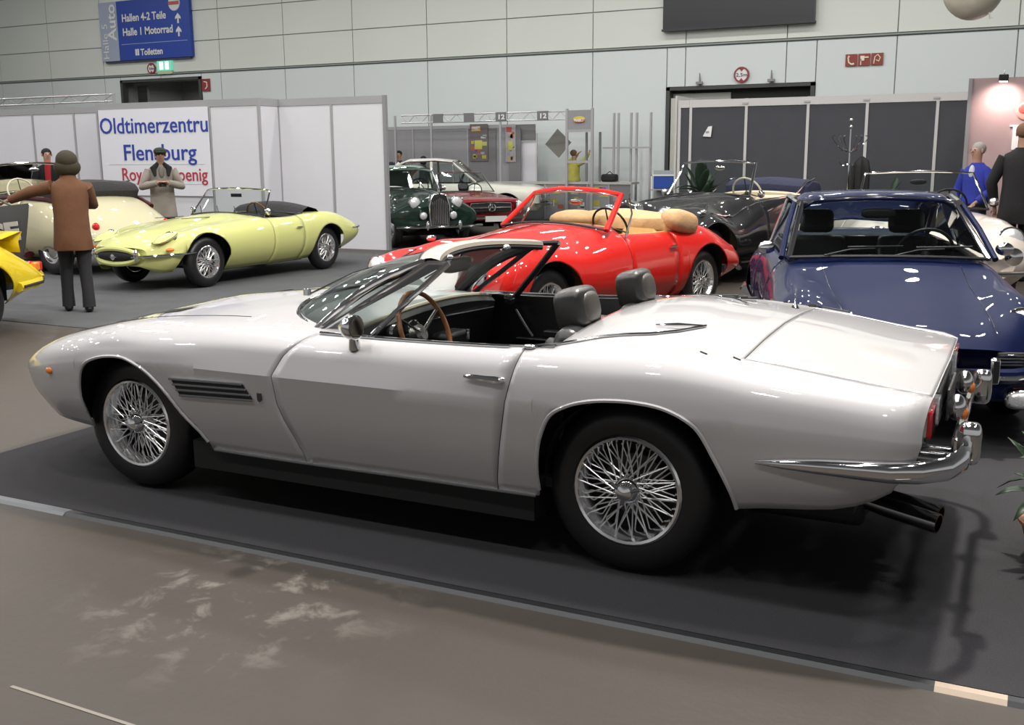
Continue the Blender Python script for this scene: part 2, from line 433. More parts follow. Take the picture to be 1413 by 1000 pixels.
WP = mat('wall_panel_lower', (.66, .71, .70), .55, noise=(.6, .04))
WU = mat('wall_panel_upper', (.68, .715, .655), .55, noise=(.5, .05))
YW = 22.0
wall = thing('wall_back', None, None, (0, YW, 0)); wall['kind'] = 'structure'
MB().box((-14, .12, 7), (64, .1, 14)).build('wall_core', mat('wall_joint', (.36, .38, .36), .8), wall, 0)
WALLCORE = wall.children[0]
# core is cut around the two gates: rebuild it as pieces
bpy.data.objects.remove(WALLCORE)
G1 = (-5.99, -2.28, 3.30); G2 = (-24.9, -21.4, 4.17)
mcore = MB(); J = MATS['wall_joint']
for (a, b, z0, z1) in ((-46, G2[0], 0, 9), (G2[0], G2[1], G2[2], 9), (G2[1], G1[0], 0, 9), (G1[0], G1[1], G1[2], 9), (G1[1], 14, 0, 9)):
    mcore.box(((a+b)/2, .1, (z0+z1)/2), (b-a, .12, z1-z0))
mcore.build('wall_core', J, wall, smooth=0)
xs = [-.476 - 2.515*k for k in range(-6, 15)][::-1]
def panel(x0, x1, z0, z1, m):
    if x1-x0 < .06 or z1-z0 < .06: return
    g = .014
    MB().box(((x0+x1)/2, .015, (z0+z1)/2), (x1-x0-2*g, .05, z1-z0-2*g)).build('panel', m, wall, smooth=0)
for a, b in zip(xs[:-1], xs[1:]):
    cuts = [(a, b, 0)]
    for g0, g1, gz in (G1, G2):
        new = []
        for (p, q, z0) in cuts:
            lo, hi = max(p, g0), min(q, g1)
            if hi - lo <= 0 or z0 > 0: new.append((p, q, z0)); continue
            if lo > p: new.append((p, lo, 0))
            new.append((lo, hi, gz))
            if hi < q: new.append((hi, q, 0))
        cuts = new
    for (p, q, z0) in cuts: panel(p, q, z0, 4.28, WP)
    for k in range(5): panel(a, b, 4.34 + k*.92, 4.34+(k+1)*.92, WU)
MB().box((-14, -.02, 4.31), (50, .07, .035)).build('ledge', mat('ledge_grey', (.26, .29, .27), .5), wall, smooth=0)
# gates
def gate(g, name):
    x0, x1, z = g
    d = thing(name, None, None, (0, YW, 0)); d['kind'] = 'structure'
    fr = MB()
    fr.box((x0+.05, .2, z/2), (.10, .5, z)); fr.box((x1-.05, .2, z/2), (.10, .5, z)); fr.box(((x0+x1)/2, .2, z-.04), (x1-x0, .5, .08))
    fr.build('door_frame', mat('gate_frame', (.05, .055, .05), .5), d, smooth=0)
    MB().box(((x0+x1)/2, 3.2, z/2+.3), (x1-x0+4, .1, z+1)).build('back_panel', mat('gate_depth', (.22, .23, .22), .8), d, smooth=0)
    MB().box((x0-.4, 1.7, z/2), (.1, 3, z+1)).build('side_panel', MATS['gate_depth'], d, smooth=0)
    MB().box(((x0+x1)/2, 1.8, z+.6), (x1-x0+4, 3, .1)).build('top_panel', BLACKM, d, smooth=0)
    return d
d1 = gate(G1, 'door_1'); d2 = gate(G2, 'door_2')
MB().box((G1[0]+2.4, .35, G1[2]-.30), (3.4, .1, .6)).build('roller_shutter', mat('shutter_dark', (.01, .012, .011), .6), d1, smooth=0)
MB().box((G1[0]+.85, .28, 2.9), (1.5, .06, .5)).build('pale_panel', mat('pale_beige', (.5, .5, .45), .6), d1, smooth=0)
MB().box((G1[0]+.32, -.05, 1.5), (.34, .06, 3.05)).build('jamb_panel', MATS['pale_beige'], d1, smooth=0)
for px in (-5.11, -3.32):
    t = thing('wall_bracket', 'small dark lamp bracket above the gate, %s of the round sign' % ('left' if px < -4 else 'right'), 'bracket', (px, YW-.03, 3.32), 0, 'brackets above the gate')
    MB().tube([(0, 0, 0), (0, -.05, .3)], [.03, .012], 6).build('arm', mat('bracket_grey', (.25, .25, .25), .5), t)
    MB().box((0, -.06, .06), (.16, .1, .06)).build('holder', MATS['bracket_grey'], t)
MB().box((G2[0]+.62, .35, 3.2), (.42, .1, 1.6)).build('dark_jamb', mat('shutter_dark', (.01, .012, .011), .6), d2, smooth=0)
MB().ball((G2[1]-.7, 1.5, 3.75), (.22, .22, .08)).build('lamp', mat('lamp_glow', (1, 1, 1), .5, emis=(1, .98, .9, 6)), d2)

area('gate_lamp', (G2[0]+2.2, YW+1.6, 4.0), .4, 90)
# signs on the wall
def disc(x, z, r, label, body, w):
    t = thing('round_sign', label, 'sign', (x, YW-.03, z))
    MB().lathe([(.001, .03), (r, .03), (r, 0)], (0, 0, 0), (0, -1, 0), 28).build('sign_face', WHITE, t)
    MB().lathe([(r*.80, .035), (r*.8, .045), (r, .045), (r, 0)], (0, 0, 0), (0, -1, 0), 28).build('red_ring', mat('sign_red', (.28, .03, .04), .5), t)
    for s in (-1, 1):
        MB().prism([(-r*.3, s*r*.8), (r*.3, s*r*.8), (0, s*r*.42)], -.045, -.03, 'y').build('arrow', MATS['sign_red'], t, smooth=0)
    text('lettering', body, r*.62, mat('sign_black', (.03, .03, .03), .5), t, (-w/2, -.036, -r*.22), width=w)
    return t
disc(-4.06, 3.54, .19, 'round white height limit sign with a red ring above the gate', '2,5m', .27)
disc(-23.45, 4.50, .17, 'small round red-ringed sign below the blue direction sign', '3,5m', .2)
ex = thing('exit_sign', 'lit green emergency exit sign next to the small round sign', 'exit sign', (-22.85, YW-.03, 4.56))
MB().box((0, -.03, 0), (.62, .08, .3)).build('case', mat('exit_green', (.1, .5, .3), .5, emis=(.25, .75, .55, .5)), ex, smooth=0)
for u in (-.12, .12): MB().prism([(u-.07, -.12), (u+.07, -.12), (u+.07, .12), (u-.07, .12)], -.085, -.07, 'y').build('pictogram', mat('exit_white', (.9, 1, .95), .5, emis=(.8, 1, .9, 1.2)), ex, smooth=0)
MB().prism([(-.3, -.16), (.3, -.16), (.3, -.26), (-.3, -.26)], -.07, 0, 'y').build('lower_plate', mat('pale_green', (.5, .62, .4), .5), ex, smooth=0)

s1 = thing('fire_sign', 'small dark red fire extinguisher sign right of the left gate', 'sign', (-21.2, YW-.03, 3.90))
MB().box((0, -.01, 0), (.32, .03, .38)).build('sign_face', MATS['sign_red'], s1, smooth=0)
CREAMS = mat('sign_cream', (.8, .75, .6), .5)
MB().tube([(-.06, -.03, .1), (.05, -.03, .08), (.06, -.03, -.05), (-.02, -.03, -.12)], .022, 5).build('pictogram', CREAMS, s1)
s2 = thing('fire_sign', 'row of three red fire safety symbols high on the right of the wall', 'sign', (-1.18, YW-.03, 3.77))
for k in range(3):
    MB().box(((k-1)*.29, -.01, 0), (.265, .03, .27)).build('sign_face', mat('sign_red2', (.27, .045, .03), .5), s2, smooth=0)
MB().tube([(-.33, -.03, .09), (-.36, -.03, .05), (-.345, -.03, -.05), (-.28, -.03, -.1), (-.22, -.03, -.09)], [.03, .02, .018, .02, .03], 6).build('handset', CREAMS, s2)
MB().box((-.04, -.03, .03), (.09, .02, .11)).box((.05, -.03, .05), (.1, .02, .03)).box((-.07, -.03, -.05), (.02, .02, .14)).build('hose_symbol', CREAMS, s2, smooth=0)
MB().tube([(.22, -.03, -.1), (.24, -.03, .05), (.3, -.03, .1), (.36, -.03, .03), (.33, -.03, -.05), (.27, -.03, -.02)], .014, 5).build('extinguisher_symbol', CREAMS, s2)

sb = thing('direction_sign', 'blue hall direction sign with a grey side strip above the left gate', 'sign', (-23.5, YW-.1, 5.72))
BLUE = mat('sign_blue', (.02, .06, .36), .45)
MB().box((.35, 0, 0), (3.1, .12, 1.86)).build('blue_board', BLUE, sb, smooth=0)
MB().box((-1.6, 0, 0), (.80, .12, 1.86)).build('grey_board', mat('sign_grey', (.36, .41, .52), .5), sb, smooth=0)
MB().box((-.05, .05, -.95), (3.7, .14, .07)).build('bottom_rail', mat('rail_dark', (.05, .06, .1), .4), sb, smooth=0)
MB().box((.35, -.065, -.43), (2.85, .01, .02)).build('divider', mat('line_blue', (.25, .35, .65), .5), sb, smooth=0)
for (b, x, z, w_, s_) in (('Hallen 4-2 Teile', -.98, .28, 1.9, .33), ('Halle 1 Motorrad', -.98, -.16, 2.15, .33), ('Toiletten', -.25, -.80, .95, .28)):
    text('lettering', b, s_, WHITE, sb, (x, -.07, z), width=w_, bold=.008)
for z in (.26, -.14):
    MB().prism([(1.40, z-.16), (1.46, z-.16), (1.46, z+.0), (1.54, z-.04), (1.54, z+.03), (1.43, z+.15), (1.32, z+.03), (1.32, z-.04), (1.40, z+.0)], -.075, -.06, 'y').build('arrow', WHITE, sb, smooth=0)
MB().box((-.45, -.065, -.70), (.07, .01, .2)).box((-.36, -.065, -.70), (.07, .01, .2)).build('toilet_symbol', WHITE, sb, smooth=0)
MB().lathe([(.001, .075), (.23, .075), (.24, .06)], (1.3, 0, .72), (0, -1, 0), 24).build('emblem', mat('emblem_pale', (.7, .72, .75), .5), sb)
MB().box((1.3, -.08, .72), (.42, .02, .10)).build('emblem_band', mat('emblem_red', (.5, .1, .08), .5), sb, smooth=0)
text('lettering', 'Halle 5', .34, WHITE, sb, (-1.66, -.07, -.88), rot=(PI/2, -PI/2, 0), width=1.1)
text('lettering', 'Auto', .52, WHITE, sb, (-1.27, -.07, -.28), rot=(PI/2, -PI/2, 0), width=1.15, bold=.01)
sc = thing('dark_screen', 'large black screen panel hanging high on the back wall', 'screen', (-4.2, YW-.12, 5.62))
MB().box((0, 0, 0), (3.72, .16, 1.9)).build('screen_panel', mat('screen_black', (.012, .014, .018), .3), sc, smooth=0)
MB().box((0, -.02, -.94), (3.76, .2, .05)).build('frame_rail', mat('frame_dark', (.03, .03, .035), .5), sc, smooth=0)

# balloon at the top right
bl = thing('balloon', 'large pale beige balloon at the top right, under the roof', 'balloon', (1.745, 10, 3.58))
MB().ball((0, 0, 0), (.36, .36, .40), 28, 18).build('envelope', mat('balloon_skin', (.50, .50, .42), .35, coat=.4), bl)
MB().tube([(.2, -.1, -.33), (.22, -.1, -.40)], [.012, .02], 6).build('valve', MATS['pale_beige'], bl)
MB().tube([(0, 0, .4), (0, 0, 4.5)], .006, 5).build('cord', mat('cord_grey', (.4, .4, .4), .6), bl)
# ------------------------------------------------------------------ the silver convertible (nose towards -x, near side -y)
def interp(pts):
    xs = [p[0] for p in pts]; zs = [p[1] for p in pts]
    return lambda x: float(np.interp(x, xs, zs, left=0, right=0))
def smoothpoly(p, n=60):
    a = np.array(p, float); s = np.r_[0, np.cumsum(np.hypot(*np.diff(a, axis=0).T))]
    return [tuple(q) for q in herm(a, s, np.linspace(0, s[-1], n))]
def edge_cols(pts, w=.05, n=5):
    a, b = pts[0][0], pts[-1][0]
    return [a-.004, b+.004] + cosrange(a, b, 44)
SILVER = paint('silver_paint', (.50, .49, .495), .35, .30)
g = thing('convertible_car', 'large silver open two-seater sports car in the foreground with wire wheels', 'car', (0, 0, 0))
#        k0 sill          k1 low side       k2 crease         k3 upper side     k4 shoulder low   k5 shoulder       k6 outer deck     k7               k8 centre
net = [
 [(-2.00,.60,.36), (-2.06,.63,.44), (-2.10,.65,.53), (-2.12,.63,.548), (-2.14,.58,.56), (-2.16,.50,.57), (-2.18,.40,.578), (-2.20,.2,.584), (-2.21,0,.588)],
 [(-1.94,.66,.345), (-1.985,.71,.44), (-2.0,.73,.54), (-2.0,.72,.575), (-2.02,.67,.60), (-2.03,.60,.617), (-2.05,.46,.63), (-2.07,.24,.645), (-2.08,0,.65)],
 [(-1.82,.72,.31), (-1.82,.79,.43), (-1.82,.815,.57), (-1.82,.795,.625), (-1.83,.75,.665), (-1.84,.67,.69), (-1.85,.52,.705), (-1.86,.26,.72), (-1.86,0,.73)],
 [(-1.55,.78,.30), (-1.55,.85,.44), (-1.55,.875,.62), (-1.55,.86,.68), (-1.55,.81,.73), (-1.55,.72,.765), (-1.55,.55,.775), (-1.55,.28,.79), (-1.55,0,.80)],
 [(-1.275,.80,.29), (-1.275,.868,.46), (-1.275,.90,.665), (-1.275,.877,.72), (-1.275,.835,.78), (-1.275,.74,.82), (-1.275,.56,.825), (-1.275,.29,.845), (-1.275,0,.858)],
 [(-.98,.81,.285), (-.98,.864,.46), (-.98,.90,.675), (-.98,.882,.735), (-.98,.835,.795), (-.98,.745,.84), (-.98,.57,.855), (-.98,.29,.88), (-.98,0,.895)],
 [(-.6,.81,.28), (-.6,.864,.46), (-.6,.90,.675), (-.6,.874,.74), (-.6,.84,.80), (-.6,.755,.848), (-.6,.58,.875), (-.6,.29,.91), (-.6,0,.925)],
 [(-.2,.81,.28), (-.2,.864,.46), (-.2,.90,.675), (-.2,.874,.74), (-.2,.845,.80), (-.2,.77,.845), (-.2,.64,.87), (-.2,.32,.91), (-.2,0,.925)],
 [(.3,.81,.285), (.3,.864,.46), (.3,.90,.675), (.3,.874,.74), (.3,.845,.80), (.3,.785,.848), (.3,.66,.85), (.3,.33,.86), (.3,0,.86)],
 [(.85,.82,.292), (.85,.868,.46), (.85,.90,.675), (.85,.888,.74), (.85,.86,.81), (.85,.80,.862), (.85,.68,.87), (.85,.34,.89), (.85,0,.90)],
 [(1.12,.83,.30), (1.12,.872,.46), (1.12,.905,.675), (1.12,.893,.75), (1.12,.86,.825), (1.12,.80,.872), (1.12,.66,.905), (1.12,.34,.94), (1.12,0,.95)],
 [(1.45,.84,.32), (1.45,.872,.46), (1.45,.905,.678), (1.45,.89,.76), (1.45,.85,.84), (1.45,.77,.888), (1.45,.64,.897), (1.45,.33,.92), (1.45,0,.93)],
 [(1.80,.84,.375), (1.80,.88,.49), (1.80,.895,.675), (1.80,.88,.745), (1.80,.835,.815), (1.80,.745,.853), (1.80,.63,.862), (1.80,.32,.88), (1.80,0,.888)],
 [(2.12,.82,.425), (2.12,.86,.51), (2.12,.87,.668), (2.12,.855,.72), (2.12,.81,.785), (2.12,.725,.808), (2.12,.60,.815), (2.12,.30,.83), (2.12,0,.838)],
 [(2.24,.79,.50), (2.26,.835,.56), (2.28,.845,.66), (2.28,.83,.705), (2.285,.785,.76), (2.29,.71,.786), (2.29,.59,.79), (2.30,.30,.805), (2.30,0,.812)],
 [(2.25,.77,.53), (2.285,.815,.575), (2.31,.825,.655), (2.31,.81,.70), (2.315,.765,.745), (2.32,.70,.774), (2.325,.58,.782), (2.33,.30,.796), (2.335,0,.803)],
]
S0 = [-2.2, -2.06, -1.83, -1.55, -1.275, -.98, -.6, -.2, .3, .85, 1.12, 1.45, 1.80, 2.12, 2.29, 2.33]
gc = Coach(net, S0, tcor=(2,))
FA = [(-1.485,.37), (-1.48,.467), (-1.467,.533), (-1.434,.61), (-1.395,.645), (-1.341,.668), (-1.24,.688), (-1.13,.686), (-1.026,.645), (-.927,.561), (-.834,.445), (-.75,.352), (-.716,.300)]
RA = [(.945,.30), (.948,.42), (.976,.559), (1.021,.642), (1.094,.686), (1.178,.710), (1.27,.721), (1.361,.722), (1.47,.707), (1.563,.665), (1.644,.545), (1.711,.394), (1.722,.34)]
FA, RA = smoothpoly(FA), smoothpoly(RA)
zbf, zbr = interp(FA), interp(RA)
zb = lambda x: max(zbf(x), zbr(x))
fd = [(.319,-.183), (.425,-.223), (.529,-.271), (.679,-.281), (.76,-.24), (.83,-.17), (.857,-.133)]
rd = [(.32,.761), (.865,.872)]
def warp(s, z):
    if z > .90: return 0
    a = np.interp(z, [p[0] for p in fd], [p[1] for p in fd]) + .235
    b = np.interp(z, [p[0] for p in rd], [p[1] for p in rd]) - .82
    return a*math.exp(-((s+.235)/.16)**2) + b*math.exp(-((s-.82)/.06)**2)
DF, DR = -.235, .82
cols = uniq(list(np.linspace(-2.2, 2.33, 62)) + edge_cols(FA) + edge_cols(RA) + [-2.19, -2.17, -2.14, 2.31, 2.30, 2.325])
cols = [c for c in cols if min(abs(c-q) for q in (DF, DR, 1.69, .985, -.02)) > .012]
for q in (DF, DR, 1.69): cols += [q-.0022, q+.0022]
cols += [.985, -.02]
cols = sorted(cols)
TL = .71          # trunk lid side line (row parameter)
rows = [0, .03, .06, .10, .14, .18, .22, .25, .28, .32, .37, .42, .47, .52, .56, .59, .62, .65, .68, TL-.002, TL+.002, .74, .78, .82, .86, .90, .94, .97, 1.0]
rows = np.array(rows)
V = gc.mesh(cols, rows, zb, warp, rs=.45)
ci = lambda x: min(range(len(cols)), key=lambda i: abs(cols[i]-x))
rj = lambda t: min(range(len(rows)), key=lambda j: abs(rows[j]-t))
iDF, iDR, iT, iC0, iC1 = ci(DF-.0022), ci(DR-.0022), ci(1.69-.0022), ci(-.02), ci(.985)
jB, jT = rj(.65), rj(TL-.002)
def region(i, j, side):
    if iC0 <= i < iC1 and j >= jB: return None
    if j < jB and i in (iDF, iDR): return 'seal'
    if iDF < i < iDR and j < jB: return 'door.L' if side < 0 else 'door.R'
    if cols[i] > 1.69-.004 and j >= jT and cols[i] < 2.315:
        if i == iT: return 'seal_trunk'
        if j == jT: return 'seal_trunk'
        return 'trunk_lid'
    return 'body'
SEAL = mat('dark_seal', (.004, .004, .004), .9)
gp = coach_parts(g, V, cols, rows, region, {'body': SILVER, 'seal': SEAL, 'seal_trunk': SEAL}, sink=.003, solid=.004)
for s, x, r in ((-1, -1.22, .38), (1, -1.22, .38), (-1, 1.33, .395), (1, 1.33, .395)):
    well(g, x, .86, .42, r, .33, s, .31)
pan(g, -1.95, -1.70, .60, .33, .45); pan(g, -.86, .90, .78, .17, .30); pan(g, 1.74, 2.1, .72, .36, .46)
for s in (-1, 1):
    make_wheel(g, (-1.235, s*.67, .335), s, .328, .19, .208)
    make_wheel(g, (1.278, s*.67, .342), s, .335, .19, .208)
# sill chrome strip along the lower edge of the side
for s in (-1, 1):
    pts = [gc.pt(x, .0, s) + Vector((0, s*.004, 0)) for x in np.linspace(-.70, .93, 12)]
    MB().tube(pts, .006, 6).build('sill_trim', CHROME, g)
# wheel arch lips
def lip(poly, c, parent, m, s, r=.008):
    pts = []
    for (x, z) in poly:
        T = np.linspace(0, .5, 80); P = c.at(x, T); k = int(np.argmin(abs(P[:, 2]-z))); pts.append((x, s*(P[k, 1]), z))
    MB().tube(pts, r, 6).build('arch_lip', m, parent)
for s in (-1, 1):
    lip(FA[1:-1], gc, g, SILVER, s); lip(RA[1:-1], gc, g, SILVER, s)
# side vents: three slanted slots with chrome strips
def side_pt(x, z, c=gc, s=-1, off=0):
    T = np.linspace(0, .62, 240); P = c.at(x, T); k = int(np.argmin(abs(P[:, 2]-z))); return Vector((x, s*(P[k, 1]+off), z))
for s in (-1, 1):
    v = thing('side_vent', None, None); v.parent = g
    bpy.data.objects.remove(v)
    m = MB()
    m.quad(side_pt(-.862, .615, s=s, off=.003), side_pt(-.443, .626, s=s, off=.003), side_pt(-.395, .552, s=s, off=.003), side_pt(-.822, .536, s=s, off=.003))
    vent = m.build('side_vent', BLACKM, g)
    for k in range(4):
        f = k/3; a0 = -.868 + .045*f; a1 = -.446+.05*f; z0 = .614-.075*f; z1 = .626-.07*f
        MB().tube([side_pt(a0+(a1-a0)*u, z0+(z1-z0)*u, s=s, off=.006) for u in (0, .33, .66, 1)], .0055, 6).build('vent_strip', CHROME, vent)
    # small shield badge behind the vent
    b = side_pt(-.36, .575, s=s, off=.004)
    MB().prism([(b.x-.010, b.z-.012), (b.x, b.z-.022), (b.x+.010, b.z-.012), (b.x+.011, b.z+.018), (b.x-.011, b.z+.018)], b.y-.004, b.y+.004).build('badge', mat('badge_dark', (.12, .12, .13), .2, .9), g)
    # orange side marker on the nose
    o = side_pt(-1.70, .572, s=s, off=0)
    MB().ball(o, (.026, .014, .018)).build('side_marker', ORANGE, g)
    # door handle
    D = gp['door.L'] if s < 0 else gp['door.R']
    h = [side_pt(x, z, s=s, off=.016) for x, z in ((.655, .757), (.70, .757), (.745, .756), (.79, .755), (.83, .755))]
    hd = MB().tube(h, [.006, .012, .012, .015, .013], 8).build('door_handle', CHROME, D)
    MB().ball(side_pt(.822, .756, s=s, off=.02), (.016, .010, .014)).build('lock_button', CHROME, hd)
    # belt trim and chrome garnish behind the door
    MB().tube([side_pt(x, gc.at(x, [.65])[0][2]-.006, s=s, off=.0) + Vector((0, 0, .006)) if False else gc.pt(x, .645, s)+Vector((0, 0, .005)) for x in np.linspace(-.12, .80, 14)], .007, 6).build('belt_trim', CHROME, D)
    MB().ball(gc.pt(.885, .645, s)+Vector((0, 0, .006)), (.028, .018, .010)).build('catch_plate', CHROME, g)
    # trim following the side of the hood cover
    tr = [gc.pt(x, t, s)+Vector((0, 0, .006)) for x, t in ((.86, .645), (.92, .665), (.985, .69), (1.06, .72), (1.14, .75), (1.22, .768), (1.30, .785), (1.38, .82), (1.45, .87))]
    MB().tube(tr, .006, 6).build('cover_trim', CHROME, g)
    MB().tube([gc.pt(1.28, .83, s)+Vector((0, 0, .008)), gc.pt(1.36, .84, s)+Vector((0, 0, .014)), gc.pt(1.44, .865, s)+Vector((0, 0, .008))], [.004, .008, .004], 6).build('hinge_trim', CHROME, g)
    for x in (1.545, 1.665):
        MB().tube([gc.pt(x-.01, .69, s)+Vector((0, 0, .002)), gc.pt(x+.02, .66, s)+Vector((0, 0, .002))], .003, 4).build('vent_slit', SEAL, g)
# rear bumper: two quarter bumpers wrapping the corners, and their upright
for s in (-1, 1):
    pth = [side_pt(x, z, s=s, off=.012) for x, z in ((1.79, .556), (1.88, .561), (2.0, .566), (2.12, .568), (2.22, .57))] + [Vector((2.31, s*.835, .573)), Vector((2.385, s*.78, .58)), Vector((2.42, s*.69, .585)), Vector((2.425, s*.60, .59)), Vector((2.425, s*.50, .59))]
    m = MB(); W_ = [.006, .018, .028, .034, .038, .042, .044, .046, .046, .044]
    secs = []
    for i, p in enumerate(pth):
        d = (pth[min(i+1, len(pth)-1)]-pth[max(i-1, 0)]).normalized(); n_ = Vector((d.y, -d.x, 0))*(-s)
        n_ = n_ if n_.dot(Vector((p.x-1.6, p.y*1.5, 0))) > 0 else -n_
        sec = []
        for a in range(12):
            t = 2*PI*a/12; sec.append(p + n_*(max(0, math.cos(t))*W_[i]*.8 - .004) + Vector((0, 0, math.sin(t)*W_[i]*(1 if math.sin(t) > 0 else 1.25)*.85)))
        secs.append(sec)
    m.grid(secs, True); m.add(secs[0], [tuple(range(12))]); m.add(secs[-1], [tuple(range(12))])
    b = m.build('rear_bumper', CHROME, g, 50)
    # over-rider
    MB().ball((2.44, s*.50, .60), (.04, .035, .075), p=.5).build('over_rider', CHROME, b)
    # lamps: red outer, chrome rim, lower orange lens
    t = MB().box((2.315, s*.62, .70), (.03, .20, .095)).build('tail_lamp', RED_L, g, bevel=.008)
    MB().box((2.30, s*.62, .70), (.03, .225, .118)).build('lamp_rim', CHROME, t, bevel=.006)
    MB().box((2.32, s*.46, .70), (.03, .08, .095)).build('lamp_lens', LENS, t, bevel=.006)
MB().box((2.40, 0, .585), (.035, 1.0, .05)).build('bumper_bar', CHROME, g, bevel=.01)
MB().box((2.315, 0, .67), (.02, .66, .13)).build('tail_panel', mat('tail_panel_dark', (.12, .12, .12), .4, .5), g, bevel=.004)
npl = MB().box((2.345, 0, .655), (.012, .36, .12)).build('number_plate', mat('plate_dark', (.06, .06, .065), .4), g, bevel=.004)
for y in (-.24, .24):
    MB().ball((2.38, y, .665), (.035, .045, .05)).build('plate_lamp', CHROME, g)
    MB().ball((2.408, y, .645), (.015, .03, .025)).build('lamp_lens', ORANGE, g)
# exhausts
for yc in (-.43, .43):
    for y in (-.048, .048):
        e_ = MB().lathe([(.030, -.55), (.034, -.24), (.037, -.20), (.037, .0), (.031, .0), (.030, -.12), (.001, -.12)], (2.36, yc+y*1.0, .285), (1, .32 if yc > 0 else -.32, -.10), 16).build('exhaust_pipe', mat('exhaust_metal', (.25, .25, .25), .15, 1.0), g)
MB().box((1.85, -.3, .27), (.5, .28, .12)).build('silencer', BLACKM, g, bevel=.03)
MB().box((1.85, .3, .27), (.5, .28, .12)).build('silencer', BLACKM, g, bevel=.03)
# grille and front bumper
MB().box((-2.10, 0, .46), (.04, 1.02, .13)).build('grille', BLACKM, g, bevel=.02)
MB().tube([(-2.02, -.66, .53), (-2.13, -.5, .535), (-2.20, -.25, .54), (-2.22, 0, .54), (-2.20, .25, .54), (-2.13, .5, .535), (-2.02, .66, .53)], .018, 8).build('front_bumper', CHROME, g)
MB().tube([(-2.17, 0, .40), (-2.17, 0, .52)], .012, 6).build('grille_emblem', CHROME, g)
for s in (-1, 1):
    MB().quad(gc.pt(-1.85, .80, s)+Vector((0, 0, .002)), gc.pt(-1.60, .80, s)+Vector((0, 0, .002)), gc.pt(-1.60, .82, s)+Vector((0, 0, .002)), gc.pt(-1.85, .82, s)+Vector((0, 0, .002))).build('headlamp_gap', SEAL, g)
# two dark grilles on the bonnet, and the bonnet edge line
for s in (-1, 1):
    m = MB(); m.quad(*[gc.pt(x, t, s)+Vector((0, 0, .004)) for x, t in ((-1.36, .79), (-1.20, .80), (-1.16, .84), (-1.34, .84))]).build('bonnet_vent', SEAL, g)
    MB().tube([gc.pt(x, .735, s)+Vector((0, 0, .0005)) for x in np.linspace(-1.9, -.62, 20)], .002, 4).build('bonnet_line', SEAL, g)

# windscreen: base curve on the cowl, header above
def wbase(y): a = abs(y)/.66; return -.52 + .31*a**4.5
hy = .525
def wpt(u, v):      # u in -1..1 across, v 0..1 up
    yb = .665*u; xb = wbase(yb); zb_ = (.855 if True else 0) + .085*(1-abs(u)**2)
    zb_ = .848 + .082*(1-abs(u)**2.0)
    yt = hy*u; xt = .28 - .13*(1-abs(u)**2.2); zt = 1.155 + .03*(1-abs(u)**2)
    b = .035*math.sin(PI*v)
    return Vector((xb+(xt-xb)*v - b*.6, yb+(yt-yb)*v, zb_+(zt-zb_)*v + b))
us = [math.sin(PI/2*(-1+2*i/24)) for i in range(25)]
ws = MB().grid([[wpt(u, v) for u in us] for v in np.linspace(0.01, .99, 8)]).build('windscreen', glass('windscreen_glass', (.80, .87, .85), .06), g, 80)
MB().tube([wpt(u, 0)+Vector((0, 0, .004)) for u in us], .012, 6).build('screen_base_trim', CHROME, g)
for s in (-1, 1):
    MB().tube([wpt(s, v)+Vector((0, s*.006, 0)) for v in np.linspace(0, 1, 8)], [.026, .025, .024, .023, .022, .021, .021, .02], 10, flat=.8).build('windscreen_pillar', CHROME, g)
    MB().tube([wpt(s*.95, v)+Vector((.04, -s*.0, -.008)) for v in np.linspace(0.02, .98, 8)], .016 if s < 0 else .028, 8).build('pillar_lining', BLACKR, g)
hd = MB()
rows_ = []
for u in us:
    p = wpt(u, 1.0)
    rows_.append([p+Vector((-.035, 0, -.012)), p+Vector((-.028, 0, .008)), p+Vector((.02, 0, .014)), p+Vector((.062, 0, .006)), p+Vector((.066, 0, -.012)), p+Vector((.02, 0, -.02))])
hd.grid(rows_, True).build('windscreen_header', mat('header_cream', (.62, .55, .46), .35, .2, .6), g)
MB().tube([wpt(u, 1.0)+Vector((.055, 0, -.024)) for u in us], .014, 6).build('header_seal', BLACKR, g)
MB().tube([wpt(u, .985)+Vector((-.03, 0, .0)) for u in us], .008, 6).build('header_trim', CHROME, g)
for s in (-1, 1):
    MB().ball(wpt(s*.55, 1)+Vector((.06, 0, -.03)), (.03, .03, .018)).build('header_latch', CHROME, g)
    # quarter light in the front of the door
    D = gp['door.L'] if s < 0 else gp['door.R']
    A = Vector((-.16, s*.695, .85)); B = Vector((.105, s*.695, .85)); Ct = Vector((.41, s*.565, 1.155)); At = Vector((.30, s*.545, 1.15))
    q = MB().quad(A, B, Ct, At).build('quarter_light', GLASS, D, 0)
    mt_ = CHROME if s < 0 else BLACKR
    MB().tube([B, B.lerp(Ct, .5)+Vector((0, s*.008, 0)), Ct], .012 if s < 0 else .017, 8).build('quarter_light_frame', CHROME if s < 0 else BLACKR, q)
    MB().tube([A, A.lerp(At, .5)+Vector((0, s*.006, 0)), At, Ct], .010 if s < 0 else .014, 8).build('quarter_light_frame', CHROME if s < 0 else BLACKR, q)
# far side: black window frame of the raised rear quarter (seen through the cockpit)
# wipers
for y0, y1 in ((-.30, .10), (.12, .48)):
    p0 = wpt(y0/.66, .02)+Vector((-.03, 0, .02)); p1 = wpt(y1/.60, .42)+Vector((-.012, 0, .014))
    w_ = MB().tube([p0, p0.lerp(p1, .5)+Vector((0, 0, .02)), p1], .005, 5).build('wiper_arm', CHROME, g)
    MB().tube([p1+Vector((-.10, -.12, -.085)), p1, p1+Vector((.06, .09, .05))], .004, 4).build('wiper_blade', BLACKR, w_)
    MB().lathe([(.02, 0), (.018, .03), (.001, .034)], p0, (0, 0, 1), 12).build('wiper_pivot', CHROME, w_)
